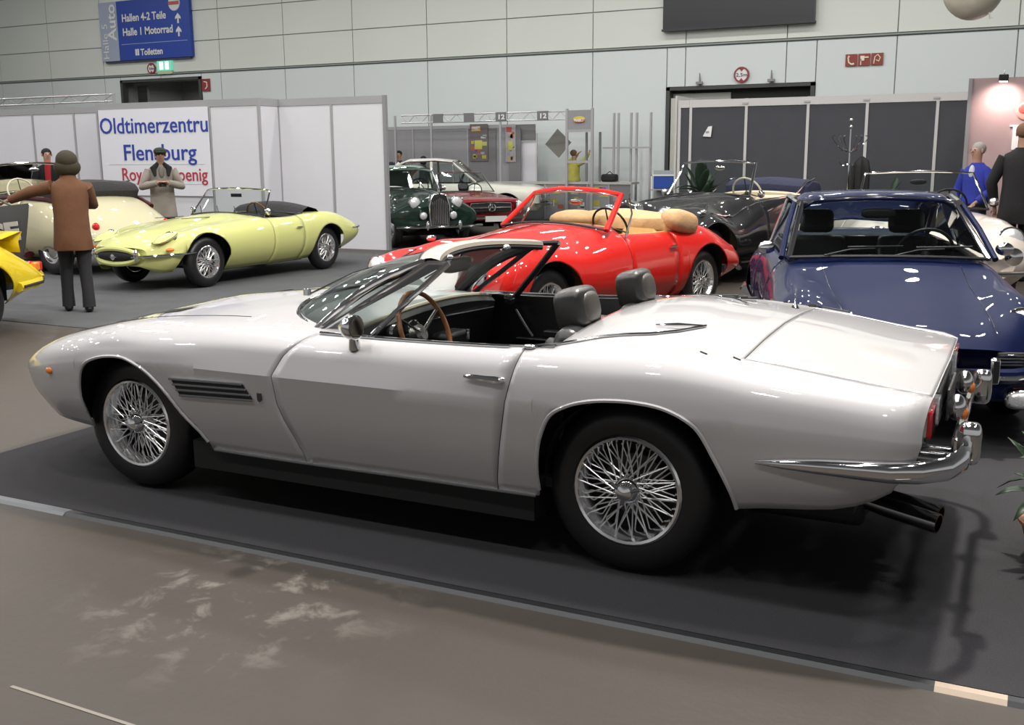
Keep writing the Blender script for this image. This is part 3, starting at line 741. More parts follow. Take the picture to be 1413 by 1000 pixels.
# rear view mirror on the screen
mr = MB().ball((.13, .0, 1.085), (.022, .13, .036), p=.55).build('rear_view_mirror', mat('mirror_back', (.30, .28, .25), .4, .2), g)
MB().tube([(.12, .02, 1.09), (.16, .02, 1.16)], .006, 6).build('mirror_stem', CHROME, mr)
# door mirror
dm = MB().lathe([(.001, -.05), (.030, -.045), (.046, -.02), (.052, .0), (.052, .022), (.046, .026), (.001, .024)], (.105, -.845, .905), (1, -.12, .05), 24).build('door_mirror', CHROME, gp['door.L'])
MB().lathe([(.028, 0), (.022, .03), (.014, .06), (.012, .09)], (.105, -.825, .815), (0, -.25, 1), 14).build('mirror_foot', CHROME, dm)
MB().lathe([(.001, .0275), (.044, .0275)], (.105, -.845, .905), (1, -.12, .05), 24).build('mirror_glass', mat('mirror_glass', (.5, .45, .38), .05, 1.0), dm)

# cockpit
IN = mat('cabin_black', (.011, .011, .012), .5)
ck = MB(); ck.box((.45, 0, .33), (1.1, 1.5, .04))
ck.build('cabin_floor', mat('cabin_carpet', (.012, .012, .012), .95), g, 0)
MB().box((.985, 0, .60), (.03, 1.44, .52)).build('rear_bulkhead', IN, g, bevel=.01)
for s in (-1, 1):
    D = gp['door.L'] if s < 0 else gp['door.R']
    pts0 = [gc.pt(x, .655, s)+Vector((0, -s*.004, -.002)) for x in np.linspace(-.24, .98, 20)]
    rows_ = [pts0, [p+Vector((0, -s*.05, 0.002)) for p in pts0], [Vector((p.x, s*(.705), .78)) for p in pts0], [Vector((p.x, s*.70, .34)) for p in pts0]]
    dc = MB().grid(rows_).build('door_card', LEATHER, D, 40)
    MB().box((.42, s*.688, .62), (.62, .03, .012)).box((.50, s*.67, .66), (.42, .06, .035)).build('arm_rest', LEATHER, dc, bevel=.008)
    MB().lathe([(.001, .0), (.026, .0), (.034, .006), (.030, .016), (.001, .02)], (.07, s*.69, .83 if s > 0 else .74), (0, -s, 0), 18).build('door_speaker', CHROME, dc)
    MB().tube([(.12, s*.66, .78), (.18, s*.65, .70), (.22, s*.66, .64)], .007, 6).build('door_pull', mat('grey_strap', (.12, .12, .12), .4), dc)
    MB().tube([(.55, s*.665, .86), (.55, s*.665, .90)], [.006, .008], 6).build('lock_pin', CHROME, dc)
# dashboard: grey pad under the glass, dark fascia behind
pad = []
for x in np.linspace(0, 1, 8):
    r_ = []
    for u in np.linspace(-1, 1, 17):
        y = .63*u; x0 = wbase(y)+.03; x1 = -.02 + .03*(1-u*u)
        X = x0 + (x1-x0)*x; r_.append((X, y, .868+.066*(1-u*u)*(1-.25*x) - .012*x))
    pad.append(r_)
dash = MB().grid(pad).build('dashboard', mat('dash_pad_grey', (.17, .18, .175), .6), g, 40)
edge = [Vector(p) for p in pad[-1]]
MB().tube(edge, .012, 8).build('dash_edge', mat('dash_edge_cream', (.42, .38, .30), .45), dash)
MB().grid([edge, [p+Vector((.03, 0, -.03)) for p in edge], [p+Vector((.0, 0, -.20)) for p in edge], [Vector((-.12, p.y, .45)) for p in edge]]).build('fascia', IN, dash)
for k, y in enumerate((-.42, -.28)):
    z = .80
    g_ = MB().lathe([(.05, -.02), (.052, .012), (.046, .014), (.001, .012)], (.045, y, z), (1, 0, .15), 24).build('gauge', IN, dash)
    MB().lathe([(.046, .012), (.052, .018), (.054, .0)], (.045, y, z), (1, 0, .15), 24).build('gauge_rim', CHROME, g_)
MB().tube([(.035, -.1, .83), (.03, .58, .80)], .004, 5).build('fascia_trim', CHROME, dash)
MB().box((.0, .05, .60), (.22, .22, .3)).box((.40, .0, .42), (.9, .20, .16)).build('centre_console', IN, g, bevel=.02)
# steering wheel
Wc = Vector((.165, -.36, .815)); ax = Vector((.93, 0, .36)).normalized(); a_, b_ = frame_of(ax)
ring = [Wc + a_*math.cos(2*PI*i/36)*.19 + b_*math.sin(2*PI*i/36)*.19 for i in range(37)]
sw = MB().tube(ring, .0115, 8, False).build('steering_wheel', mat('wheel_wood', (.26, .10, .035), .25, 0, 1, noise=(30, .3)), g)
sm = MB()
for t in (PI*.5, PI*1.16, PI*1.84):
    e1 = Wc + a_*math.cos(t)*.19 + b_*math.sin(t)*.19; sm.tube([Wc-ax*.02, e1], [.014, .009], 6, flat=.4)
sm.build('wheel_spokes', CHROME, sw)
MB().lathe([(.045, -.04), (.045, .0), (.03, .012), (.001, .014)], Wc-ax*.02, ax, 20).build('horn_boss', mat('boss_grey', (.35, .34, .32), .25, .8), sw)
MB().tube([Wc-ax*.02, Wc-ax*.25], .022, 8).build('steering_column', IN, sw)
MB().tube([(.42, -.04, .48), (.38, -.03, .60)], [.008, .007], 6).ball((.38, -.03, .615), .02).build('gear_lever', CHROME, g)
# seats
def seat(y):
    L = LEATHER
    st = MB().box((.58, y, .42), (.48, .48, .13)).build('seat', L, g, bevel=.05, subd=0)
    m = MB(); R_ = Matrix.Rotation(math.radians(24), 3, 'Y')
    m.box((.86, y, .66), (.12, .48, .54), rot=R_)
    bk = m.build('backrest', L, st, bevel=.045)
    for dy in (-.18, .18):
        MB().box((.83, y+dy, .65), (.14, .07, .44), rot=R_).build('bolster', L, bk, bevel=.03)
    c = Vector((.905, y, .965)); Rh = Matrix.Rotation(math.radians(-12), 3, 'Y')
    prof = []
    hm = MB()
    # shell: a short fat round cushion, front face forwards, hollow at the back
    a1 = Rh @ Vector((1, 0, 0))
    hm.ball(c, (.072, .115, .092), 24, 14, p=.5, rot=Rh)
    hr = hm.build('headrest', mat('headrest_grey', (.030, .028, .026), .30, 0, .1, bump=(60, .1, .003)), st)
    MB().ball(c+a1*.052, (.034, .085, .066), 20, 10, p=.7, rot=Rh).build('headrest_pad', mat('headrest_face', (.07, .062, .055), .35), hr)
    for dy in (-.05, .05): MB().tube([c+Vector((.0, dy, -.06)), c+Vector((.03, dy, -.18))], .006, 6).build('headrest_post', CHROME, hr)
seat(-.36); seat(.36)
MB().tube([(.80, .66, .80), (.62, .68, .62), (.55, .66, .45)], .012, 6, flat=.2).build('seat_belt', mat('belt_web', (.03, .03, .03), .8), g)
# aerial and fuel flap on the far side of the rear deck
an = MB().lathe([(.02, 0), (.014, .012), (.004, .03), (.003, .09), (.001, .092)], gc.pt(1.62, .79, 1), (0, .15, 1), 12).build('aerial', CHROME, g)
fl_ = MB()
for k in range(3): fl_.tube([gc.pt(1.27+.045*k, .79, 1)+Vector((0, 0, .006)), gc.pt(1.34+.045*k, .77, 1)+Vector((0, 0, .012))], [.007, .011], 6)
fl_.build('roof_catch', CHROME, g)
MB().tube([gc.pt(1.72+.02*k, .68, 1)+Vector((0, 0, .006)) for k in range(7)], .007, 6).build('cover_trim', CHROME, g)
# ------------------------------------------------------------------ the cars behind (each modelled nose towards -x, then placed)
def st(x, zs, ys, ym, zm, yh, zh, yv, zv, zt, dx=0.0):
    P = [(ys, zs), (ys*.3+ym*.7, zs+(zm-zs)*.45), (ym, zm), (ym*.72+yh*.28+.006, zm+(zh-zm)*.62), (yh, zh), ((yh+yv)/2, (zh+zv)/2 + .25*abs(zh-zv)), (yv, zv), (yv*.5, zt*.8+zv*.2), (0, zt)]
    return [(x + dx*(y/ym)**2, y, z) for y, z in P]
def arch_fn(arches):
    def f(x):
        r_ = 0
        for (xc, zc, r) in arches:
            if abs(x-xc) < r: r_ = max(r_, zc + math.sqrt(r*r-(x-xc)**2))
        return r_
    return f
def coachwork(g, table, paint_m, arches, cock=None, tB=.56, door=None, wells=True, wyo=None, n=56, extra_rows=()):
    net = [st(*t) for t in table]; S = [t[0] for t in table]
    c = Coach(net, S); a, b = S[0], S[-1]; cols = list(np.linspace(a, b, n))
    zb = arch_fn(arches)
    for (xc, zc, r) in arches: cols += cosrange(xc-r, xc+r, 20) + [xc-r-.004, xc+r+.004]
    cuts = []
    if cock: cuts += [cock[0], cock[1]]
    dl = []
    if door: dl = [door[0], door[1]]
    cols = [q for q in uniq(cols) if all(abs(q-k) > .012 for k in cuts+dl)]
    cols += cuts
    for k in dl: cols += [k-.004, k+.004]
    cols = sorted(cols)
    rows = np.array([0, .05, .1, .15, .2, .25, .3, .35, .4, .45, .49, .53, tB, .6, .65, .7, .75, .8, .86, .93, 1.0])
    V = c.mesh(cols, rows, zb, None, rs=.45)
    ci = lambda x: min(range(len(cols)), key=lambda i: abs(cols[i]-x)); jB = int(np.argmin(abs(rows-tB)))
    ic = [ci(k) for k in cuts]; idl = [ci(k-.004) for k in dl]
    def region(i, j, side):
        if ic and ic[0] <= i < ic[1] and j >= jB: return None
        if idl and j < jB:
            if i in idl: return 'seal'
            if idl[0] < i < idl[1]: return 'door.L' if side < 0 else 'door.R'
        return 'body'
    p = coach_parts(g, V, cols, rows, region, {'body': paint_m, 'seal': SEAL}, sink=.005, solid=.006)
    c.parts = p
    if wells:
        for (xc, zc, r) in arches:
            for s in (-1, 1):
                yo = c.at(xc, [.25])[0][1] - .03
                well(g, xc, yo, .40, r+.005, zc, s, zc-.03)
    pan(g, arches[0][0]+arches[0][2], arches[1][0]-arches[1][2], .55, .18, .26)
    if cock:
        m = MB(); x0, x1 = cock; yb = c.at((x0+x1)/2, [tB])[0][1]
        m.box(((x0+x1)/2, 0, .30), (x1-x0+.1, 2*yb-.06, .04))
        m.build('cabin_floor', MATS['cabin_carpet'], g, 0)
    return c
def lining(g, c, cock, tB, m, key=None):
    """inner panels around an open cockpit"""
    x0, x1 = cock
    for s in (-1, 1):
        e = [c.pt(x, tB, s)+Vector((0, -s*.004, 0)) for x in np.linspace(x0-.01, x1+.01, 12)]
        MB().grid([e, [p+Vector((0, -s*.05, 0)) for p in e], [p+Vector((0, -s*.06, -.1)) for p in e], [Vector((p.x, p.y-s*.05, .32)) for p in e]]).build('door_card', m, g)
    for x in (x0, x1):
        e = [Vector((x, y, c_z(c, x, y))) for y in np.linspace(-c.at(x, [tB])[0][1], c.at(x, [tB])[0][1], 9)]
        MB().grid([e, [p+Vector((.02 if x == x0 else -.02, 0, -.02)) for p in e], [Vector((x, p.y, .32)) for p in e]]).build('dashboard' if x == x0 else 'bulkhead', m, g)
def c_z(c, x, y):
    T = np.linspace(.4, 1, 60); P = c.at(x, T); k = int(np.argmin(abs(P[:, 1]-abs(y)))); return P[k, 2]
def screen(g, b, t, crown, fm, r, gm=None, bulge=.05, arc=.06, name='windscreen', rp=None, n=13):
    """b, t = (x, y, z) of the near corners at base and top; both edges curve forward by bulge and up by arc"""
    us = np.linspace(-1, 1, n)
    def P(u, v):
        x = b[0]+(t[0]-b[0])*v - bulge*(1-u*u); y = (b[1]+(t[1]-b[1])*v)*u; z = b[2]+(t[2]-b[2])*v + (arc*(1-v)+crown*v)*(1-u*u)
        return Vector((x, y, z))
    w_ = MB().grid([[P(u, v) for u in us] for v in np.linspace(0, 1, 5)]).build(name, gm or GLASS, g, 60)
    loop = [P(-1, v) for v in np.linspace(0, 1, 6)] + [P(u, 1) for u in us[1:-1]] + [P(1, v) for v in np.linspace(1, 0, 6)]
    MB().tube(loop, r, 8, flat=.8).build(name+'_frame', fm, w_)
    MB().tube([P(u, 0)+Vector((0, 0, .003)) for u in us], min(r, .012), 6).build(name+'_seal', BLACKR, w_)
    return w_, P
def mk_seat(g, x, y, m, z=.40, h=.55, wd=.46, head=False, rake=18):
    s_ = MB().box((x, y, z), (.48, wd, .14)).build('seat', m, g, bevel=.05)
    R_ = Matrix.Rotation(math.radians(rake), 3, 'Y')
    b = MB().box((x+.28+h*.12, y, z+h*.5), (.12, wd, h), rot=R_).build('backrest', m, s_, bevel=.05)
    if head: MB().box((x+.34+h*.26, y, z+h+.10), (.10, .27, .19), rot=R_).build('headrest', m, s_, bevel=.045)
    return s_
def steering(g, c, r, m, axdir=(.9, 0, .42), boss=None):
    c = Vector(c); ax = Vector(axdir).normalized(); a, b = frame_of(ax)
    s_ = MB().tube([c+a*math.cos(2*PI*i/28)*r+b*math.sin(2*PI*i/28)*r for i in range(29)], .012, 6, False).build('steering_wheel', m, g)
    q = MB()
    for t in (.3, PI-.3, -PI/2): q.tube([c-ax*.02, c+a*math.cos(t)*r+b*math.sin(t)*r], .008, 5)
    q.ball(c-ax*.02, .03); q.tube([c-ax*.02, c-ax*.3], .018, 6).build('wheel_spokes', boss or BLACKR, s_)
def headlamp(g, c, r, d=(-1, 0, .0), rimm=None, bowl=None):
    c = Vector(c); d = Vector(d).normalized()
    h = MB().lathe([(r*1.12, -.03), (r*1.14, 0), (r*1.08, .014), (r*.98, .016)], c, d, 24).build('headlamp', rimm or CHROME, g)
    MB().lathe([(r, .008), (r*.8, .024), (r*.45, .036), (.001, .04)], c, d, 24).build('lamp_lens', LENS, h)
    MB().lathe([(r*.98, .0), (r*.6, -.03), (.001, -.035)], c, d, 20).build('reflector', REFL, h)
    if bowl: MB().lathe([(r*1.1, -.02), (r*1.0, -.10), (r*.7, -.17), (.001, -.2)], c, d, 20).build('lamp_bowl', bowl, h)
    return h
def bar(g, name, pts, r, m, flat=1.0, n=8): return MB().tube(pts, r, n, flat=flat).build(name, m, g)
def wheels4(g, xf, xr, y, R, W, rim, kind, z=None, white=False, only=None, sn=24):
    for x in (xf, xr):
        for s in (-1, 1): make_wheel(g, (x, s*y, R+.008), s, R, W, rim, kind, sn, white)

# ---- pale yellow roadster
PY = paint('pale_yellow_paint', (.60, .62, .23), 0, .35)
def etype():
    g = thing('roadster', 'pale yellow open roadster with long bonnet and oval mouth in front of the white stand', 'car', (-7.29, 6.88, 0), math.radians(88), scale=.97)
    T = [(-2.08,.33,.36,.46,.45,.42,.54,.22,.565,.57,.10), (-2.0,.27,.46,.60,.46,.50,.585,.28,.615,.63,.16), (-1.75,.24,.55,.70,.50,.60,.665,.34,.69,.715,.14),
         (-1.22,.21,.62,.80,.52,.66,.765,.38,.765,.80), (-.7,.20,.64,.82,.52,.68,.79,.40,.82,.88), (-.2,.20,.65,.83,.52,.71,.81,.45,.86,.90),
         (.4,.20,.66,.83,.52,.74,.80,.45,.86,.90), (.95,.21,.66,.84,.54,.72,.84,.42,.88,.89), (1.3,.22,.65,.84,.56,.68,.85,.40,.87,.88),
         (1.7,.28,.6,.80,.54,.60,.80,.34,.82,.83), (2.1,.36,.5,.68,.53,.48,.68,.26,.71,.715), (2.3,.44,.40,.52,.53,.38,.60,.2,.62,.625)]
    ck = (-.05, .78)
    c = coachwork(g, T, PY, [(-1.22, .34, .37), (1.22, .32, .37)], ck, .56, (-.02, .62))
    lining(g, c, ck, .56, LEATHER)
    wheels4(g, -1.22, 1.22, .655, .325, .16, .20, 'wire')
    w_, P = screen(g, (-.06, .68, .85), (.20, .585, 1.20), .03, CHROME, .013, bulge=.10, arc=.05)
    mk_seat(g, .30, -.33, LEATHER, .38, .42); mk_seat(g, .30, .33, LEATHER, .38, .42)
    MB().box((.15, .0, 1.13), (.015, .2, .05)).build('rear_view_mirror', BLACKR, w_, bevel=.01)
    steering(g, (.20, -.35, .86), .19, mat('wheel_wood', (.26, .10, .035)))
    # folded hood behind the seats
    m = MB(); m.grid([[(x, y, z-.06*(abs(y)/.6)**2) for y in np.linspace(-.66, .66, 11)] for x, z in ((.74, .82), (.80, .97), (.92, 1.02), (1.10, .98), (1.22, .88))])
    m.build('folded_hood', mat('black_canvas', (.02, .02, .021), .8, bump=(18, .5, .02)), g, 60)
    # mouth
    m = MB().ball((-2.05, 0, .45), (.055, .34, .075), 28, 12).build('mouth', BLACKM, g)
    bar(g, 'mouth_lip', [(-2.075+.05*abs(math.cos(a))**3, .37*math.cos(a), .45+.095*math.sin(a)) for a in np.linspace(0, 2*PI, 33)], .032, PY)
    bar(g, 'mouth_bar', [(-2.06, -.36, .445), (-2.10, 0, .445), (-2.06, .36, .445)], .011, CHROME)
    MB().lathe([(.001, .01), (.035, .006), (.04, 0)], (-2.108, 0, .445), (-1, 0, 0), 16).build('mouth_badge', CHROME, g)
    for s in (-1, 1):
        bar(g, 'front_bumper', [(-2.07, s*.36, .455), (-1.98, s*.50, .46), (-1.85, s*.62, .465), (-1.66, s*.715, .47), (-1.45, s*.765, .475)], [.02, .028, .03, .024, .008], CHROME, .7)
        MB().ball((-2.07, s*.37, .47), (.03, .03, .075)).build('over_rider', CHROME, g)
        headlamp(g, (-1.66, s*.53, .655), .085, (-1, s*.12, .25))
        m = MB(); cc = Vector((-1.72, s*.53, .672))
        m.ball(cc, (.20, .105, .045), 20, 8, rot=Matrix.Rotation(math.radians(-18), 3, 'Y')).build('lamp_scoop', PY, g)
        bar(g, 'lamp_cover_rim', [(-1.90+.36*(.5-.5*math.cos(a))-.02, s*.53+.115*math.sin(a), .60+.135*(.5-.5*math.cos(a))) for a in np.linspace(0, 2*PI, 25)], .006, CHROME)
        MB().ball((-1.78, s*.655, .53), (.07, .03, .026)).build('indicator', ORANGE, g)
        MB().ball((2.22, s*.44, .58), (.05, .06, .04)).build('tail_lamp', RED_L, g)
        bar(g, 'rear_bumper', [(1.82, s*.775, .60), (2.05, s*.70, .60), (2.26, s*.52, .60), (2.33, s*.34, .60)], [.01, .03, .03, .025], CHROME, .7)
        d = c.parts['door.L' if s < 0 else 'door.R']
        p = c.pt(.50, .36, s); bar(d, 'door_handle', [p+Vector((-.06, s*.02, 0)), p+Vector((.06, s*.02, 0))], .012, CHROME)
        MB().ball((.0, s*.70, .92), (.03, .05, .05)).build('door_mirror', CHROME, g)
    for y in (-.32, 0, .32): bar(w_, 'wiper_arm', [(-.22, y, .90), (-.08, y+.16, .985)], .006, BLACKR)
    MB().box((-.9, -.24, .872), (.5, .02, .006)).build('bonnet_louvre', SEAL, g); MB().box((-.9, .24, .872), (.5, .02, .006)).build('bonnet_louvre', SEAL, g)
etype()

# ---- red drophead
RD = paint('red_paint', (.56, .010, .006), 0, .35)
TAN = mat('tan_canvas', (.55, .34, .17), .7, bump=(10, .5, .03), noise=(8, .15))
TANL = mat('tan_leather', (.60, .36, .12), .4)
def xk():
    g = thing('roadster', 'bright red open classic car with tan folded hood behind the silver convertible', 'car', (-1.35, 4.96, 0), math.radians(75), scale=.95)
    T = [(-2.24,.42,.56,.68,.54,.58,.62,.28,.60,.64,.06), (-2.16,.34,.62,.80,.55,.62,.74,.32,.69,.74,.06), (-1.95,.30,.64,.85,.57,.64,.82,.35,.77,.83,.02), (-1.6,.26,.6,.81,.57,.64,.85,.36,.81,.90),
         (-1.295,.25,.62,.82,.57,.65,.89,.36,.87,.95), (-.8,.22,.63,.82,.54,.66,.86,.42,.94,1.0), (-.35,.22,.64,.81,.52,.68,.88,.46,1.0,1.03), (.3,.22,.64,.80,.5,.70,.87,.46,.98,1.0),
         (.85,.22,.66,.81,.52,.70,.89,.44,.95,.97), (1.295,.24,.68,.85,.57,.66,.94,.40,.95,.97), (1.7,.30,.62,.82,.55,.60,.85,.34,.87,.89), (2.1,.38,.52,.72,.5,.50,.68,.25,.70,.71), (2.28,.44,.44,.58,.5,.42,.58,.2,.60,.605)]
    ck = (-.12, .95)
    c = coachwork(g, T, RD, [(-1.295, .36, .41), (1.295, .36, .40)], ck, .56, (-.10, .72))
    lining(g, c, ck, .56, TANL)
    wheels4(g, -1.295, 1.295, .66, .35, .16, .215, 'wire')
    w_, P = screen(g, (-.36, .66, .98), (.03, .55, 1.30), .05, RD, .03, bulge=.06, arc=.06)
    bar(w_, 'chrome_edge', [P(1, v)+Vector((.03, .01, 0)) for v in (0, .5, 1)], .008, CHROME); bar(w_, 'chrome_edge', [P(-1, v)+Vector((.03, -.01, 0)) for v in (0, .5, 1)], .008, CHROME)
    bar(w_, 'chrome_edge', [P(u, .96)+Vector((-.02, 0, 0)) for u in np.linspace(-.95, .95, 9)], .009, CHROME)
    MB().ball((.02, 0, 1.22), (.02, .09, .03)).build('rear_view_mirror', CHROME, w_)
    for s in (-1, 1):
        bar(g, 'quarter_light_frame', [(-.10, s*.70, .90), (.06, s*.66, 1.12), (.10, s*.60, 1.27)], .010, CHROME)
        headlamp(g, (-2.13, s*.62, .70), .098, (-1, s*.08, .22))
        MB().ball((-1.38, s*.66, .915), (.06, .028, .03)).build('side_lamp', CHROME, g)
        bar(g, 'front_bumper', [(-2.1, s*.84, .44), (-2.26, s*.70, .44), (-2.34, s*.40, .44), (-2.34, s*.25, .44)], .035, CHROME, .6)
        MB().ball((2.15, s*.56, .62), (.05, .05, .06)).build('tail_lamp', RED_L, g)
        bar(g, 'rear_bumper', [(1.95, s*.80, .44), (2.25, s*.62, .44), (2.33, s*.36, .44)], .034, CHROME, .6)
        p = c.pt(.62, .40, s); bar(g, 'door_handle', [p+Vector((-.06, s*.02, 0)), p+Vector((.06, s*.02, 0))], .012, CHROME)
    bar(g, 'bonnet_trim', [(x, 0, c_z(c, x, 0)+.006) for x in np.linspace(-1.95, -.5, 10)], .008, CHROME)
    gm = MB().ball((-2.22, 0, .56), (.06, .20, .14), 20, 10).build('grille', BLACKM, g)
    for k in range(7):
        y = (k-3)*.05; bar(gm, 'grille_bar', [(-2.275, y, .46), (-2.29, y, .56), (-2.26, y, .66)], .007, CHROME)
    for y in (-.30, .30): mk_seat(g, .38, y, TANL, .50, .48)
    mk_seat(g, .66, 0, TANL, .56, .34, 1.0)
    steering(g, (.16, -.33, .98), .205, BLACKR)
    # folded hood: tan pile across the car, with a rolled end on the near side
    m = MB(); rr = []
    for y in np.linspace(-.68, .68, 15):
        q = abs(y)/.68; hz = .06*math.sin(y*7)*.4
        rr.append([(.72, y, .92), (.72-.05*q, y, 1.05+hz*.3), (.86, y, 1.13-.05*q+hz), (1.02, y, 1.12-.06*q-hz*.5), (1.16, y, 1.05-.05*q), (1.24, y, .94), (1.16, y, .90)])
    m.grid(rr); m.add(rr[0], [tuple(range(7))]); m.add(rr[-1], [tuple(range(7))])
    m.build('folded_hood', TAN, g, 50, subd=1)
    m = MB().ball((.95, -.64, 1.0), (.25, .14, .12), 16, 10, p=.7, rot=Matrix.Rotation(math.radians(12), 3, 'Y')).build('hood_roll', TAN, g, 60)
    MB().ball((.45, .35, 1.02), (.30, .25, .10), 14, 8).build('hood_fold', TAN, g, 60)
xk()

# ---- dark blue coupe and yellow coupe (same kind of body)
def coupe(name, label, loc, rz, sc, PM, duck=False):
    g = thing(name, label, 'car', loc, rz, scale=sc)
    T = [(-2.0,.26,.46,.58,.42,.46,.53,.3,.56,.57,.14), (-1.88,.22,.56,.72,.45,.54,.61,.30,.62,.635,.16), (-1.66,.20,.64,.79,.48,.60,.72,.33,.67,.685,.08), (-1.38,.20,.66,.81,.50,.62,.79,.36,.725,.74),
         (-1.105,.20,.68,.82,.50,.63,.815,.40,.78,.80), (-.62,.20,.68,.80,.52,.67,.86,.5,.90,.93), (0,.20,.68,.80,.52,.71,.90,.5,.92,.93), (.6,.20,.7,.81,.55,.71,.92,.5,.96,.98),
         (1.105,.22,.7,.84,.55,.68,.91,.46,1.0,1.02), (1.5,.28,.68,.83,.53,.64,.86,.42,.90,.92), (1.9,.36,.6,.77,.5,.54,.70,.3,.72,.74), (2.12,.40,.54,.68,.5,.46,.60,.25,.61,.62)]
    ck = (-.50, .62)
    c = coachwork(g, T, PM, [(-1.105, .34, .36), (1.105, .34, .37)], ck, .56, (-.42, .55))
    lining(g, c, ck, .56, LEATHER)
    wheels4(g, -1.105, 1.105, .66, .32, .17, .20, 'fuchs')
    w_, P = screen(g, (-.60, .64, .925), (-.06, .52, 1.275), .035, CHROME, .020, bulge=.09, arc=.02, gm=glass('tinted_screen', (.82, .9, .88), .05))
    # roof panel over the cabin, falling to the tail
    ys = np.linspace(-1, 1, 13); prof = [(-.08, .53, 1.285), (.10, .56, 1.315), (.35, .57, 1.325), (.62, .56, 1.30), (.80, .54, 1.26)]
    rf = MB().grid([[(x - .09*(1-u*u)*(1 if i == 0 else 0), y*u, z+.03*(1-u*u) - .05*max(0, abs(u)-.85)/.15) for u in ys] for i, (x, y, z) in enumerate(prof)]).build('roof', PM, g, 50, solid=.02)
    rw = MB().grid([[(x, y*u, z+.03*(1-u*u)) for u in ys] for x, y, z in ((.80, .50, 1.265), (1.0, .48, 1.18), (1.22, .47, 1.06))]).build('rear_window', glass('tinted_screen'), g, 50)
    bar(rw, 'rear_window_frame', [(.80, .50, 1.27), (1.0, .48, 1.19), (1.22, .47, 1.06), (1.24, 0, 1.09), (1.22, -.47, 1.06), (1.0, -.48, 1.19), (.80, -.50, 1.27)], .012, CHROME)
    for s in (-1, 1):
        bar(g, 'windscreen_pillar', [(-.565, s*.69, .92), (-.30, s*.64, 1.10), (-.02, s*.575, 1.265)], .02, PM)
        bar(g, 'roof_rail', [(-.07, s*.545, 1.275), (.35, s*.58, 1.305), (.80, s*.56, 1.24), (1.15, s*.60, 1.05), (1.32, s*.62, .93)], .022, CHROME if not duck else PM)
        sw_ = MB().quad((-.55, s*.66, .93), (.60, s*.69, .95), (1.0, s*.62, 1.02), (.70, s*.575, 1.24), (.35, s*.585, 1.29), (-.05, s*.55, 1.26)).build('side_window', GLASS, g, 0)
        bar(sw_, 'door_pillar', [(.50, s*.70, .93), (.46, s*.58, 1.29)], .014, CHROME)
        q = MB().quad((1.0, s*.625, 1.03), (1.35, s*.62, .93), (1.25, s*.47, 1.05), (.80, s*.49, 1.265), (.72, s*.57, 1.25)).build('rear_quarter', PM, g, 0)
        headlamp(g, (-1.63, s*.585, .64), .10, (-1, s*.02, .32))
        MB().box((-1.90, s*.56, .40), (.04, .17, .07)).build('indicator', ORANGE, g, bevel=.01)
        hg = MB().box((-1.93, s*.50, .50), (.03, .24, .085)).build('horn_grille', BLACKM, g, bevel=.008)
        for k in range(4): bar(hg, 'grille_bar', [(-1.955, s*.385, .475+.018*k), (-1.93, s*.61, .475+.018*k)], .005, CHROME)
        orr = MB().box((-2.055, s*.34, .46), (.06, .055, .15)).build('over_rider', CHROME, g, bevel=.02)
        MB().box((-2.088, s*.34, .46), (.008, .03, .12)).build('rubber_pad', BLACKR, orr)
        fl = MB().ball((-2.0, s*.52, .30), (.05, .11, .06), p=.6).build('fog_lamp', CHROME, g)
        MB().ball((-2.03, s*.52, .30), (.04, .095, .048), p=.6).build('lamp_lens', LENS, fl)
        MB().ball((-.42, s*.78, .98), (.03, .06, .045)).build('door_mirror', CHROME, g)
        tl = MB().box((2.03, s*.60, .60), (.10, .22, .10)).build('tail_lamp', RED_L, g, bevel=.02)
        MB().box((1.98, s*.69, .60), (.10, .06, .10)).build('indicator', ORANGE, tl, bevel=.02)
        bar(g, 'bumper_strip', [(1.55, s*.868, .445), (1.9, s*.822, .455), (2.12, s*.675, .465), (2.205, s*.3, .465)], .014, BLACKR)
        bar(g, 'rear_bumper', [(1.52, s*.82, .44), (1.9, s*.775, .45), (2.09, s*.64, .46), (2.16, s*.3, .46)], .05, PM if duck else CHROME, 1)
        for y in (.18, .42):
            p0 = P(s*y, 0)
        bar(g, 'bonnet_line', [(x, s*(.44-.05*(x+.7)/-1.2), c_z(c, x, .44-.05*(x+.7)/-1.2)+.003) for x in np.linspace(-1.85, -.72, 9)], .003, SEAL if duck else CHROME)
        mk_seat(g, .22, s*.34, mat('seat_leather', (.035, .036, .034), .35), .50, .50, .46, True)
    bar(g, 'front_bumper', [(-1.55, -.80, .44), (-1.82, -.74, .43), (-2.0, -.45, .42), (-2.05, 0, .42), (-2.0, .45, .42), (-1.82, .74, .43), (-1.55, .80, .44)], .045, PM, 1)
    bar(g, 'bumper_trim', [(-1.60, -.835, .44), (-1.86, -.765, .43), (-2.045, -.45, .42), (-2.095, 0, .42), (-2.045, .45, .42), (-1.86, .765, .43), (-1.60, .835, .44)], .013, CHROME)
    MB().box((-1.99, 0, .34), (.04, .5, .11)).build('front_valance', PM, g, bevel=.02)
    for y0, y1 in ((.42, .08), (-.02, -.36)):
        bar(g, 'wiper_arm', [(-.68, y0, .95), (-.62, (y0+y1)/2, .985), (-.585, y1, .99)], .006, BLACKR); bar(g, 'wiper_blade', [(-.60, y1+.18, 1.0), (-.56, y1-.18, 1.005)], .007, BLACKR)
    MB().ball((-.12, .0, 1.20), (.02, .12, .035), p=.6).build('rear_view_mirror', BLACKR, g)
    steering(g, (-.08, -.34, .92), .19, BLACKR)
    if duck:
        MB().grid([[(x, y, z+.01*math.cos(y*2)) for y in np.linspace(-.50, .50, 7)] for x, z in ((1.45, .92), (1.75, .90), (2.03, .955), (2.07, .95), (2.0, .85), (2.02, .74))]).build('ducktail_spoiler', PM, g, 30, solid=.01)
    return g
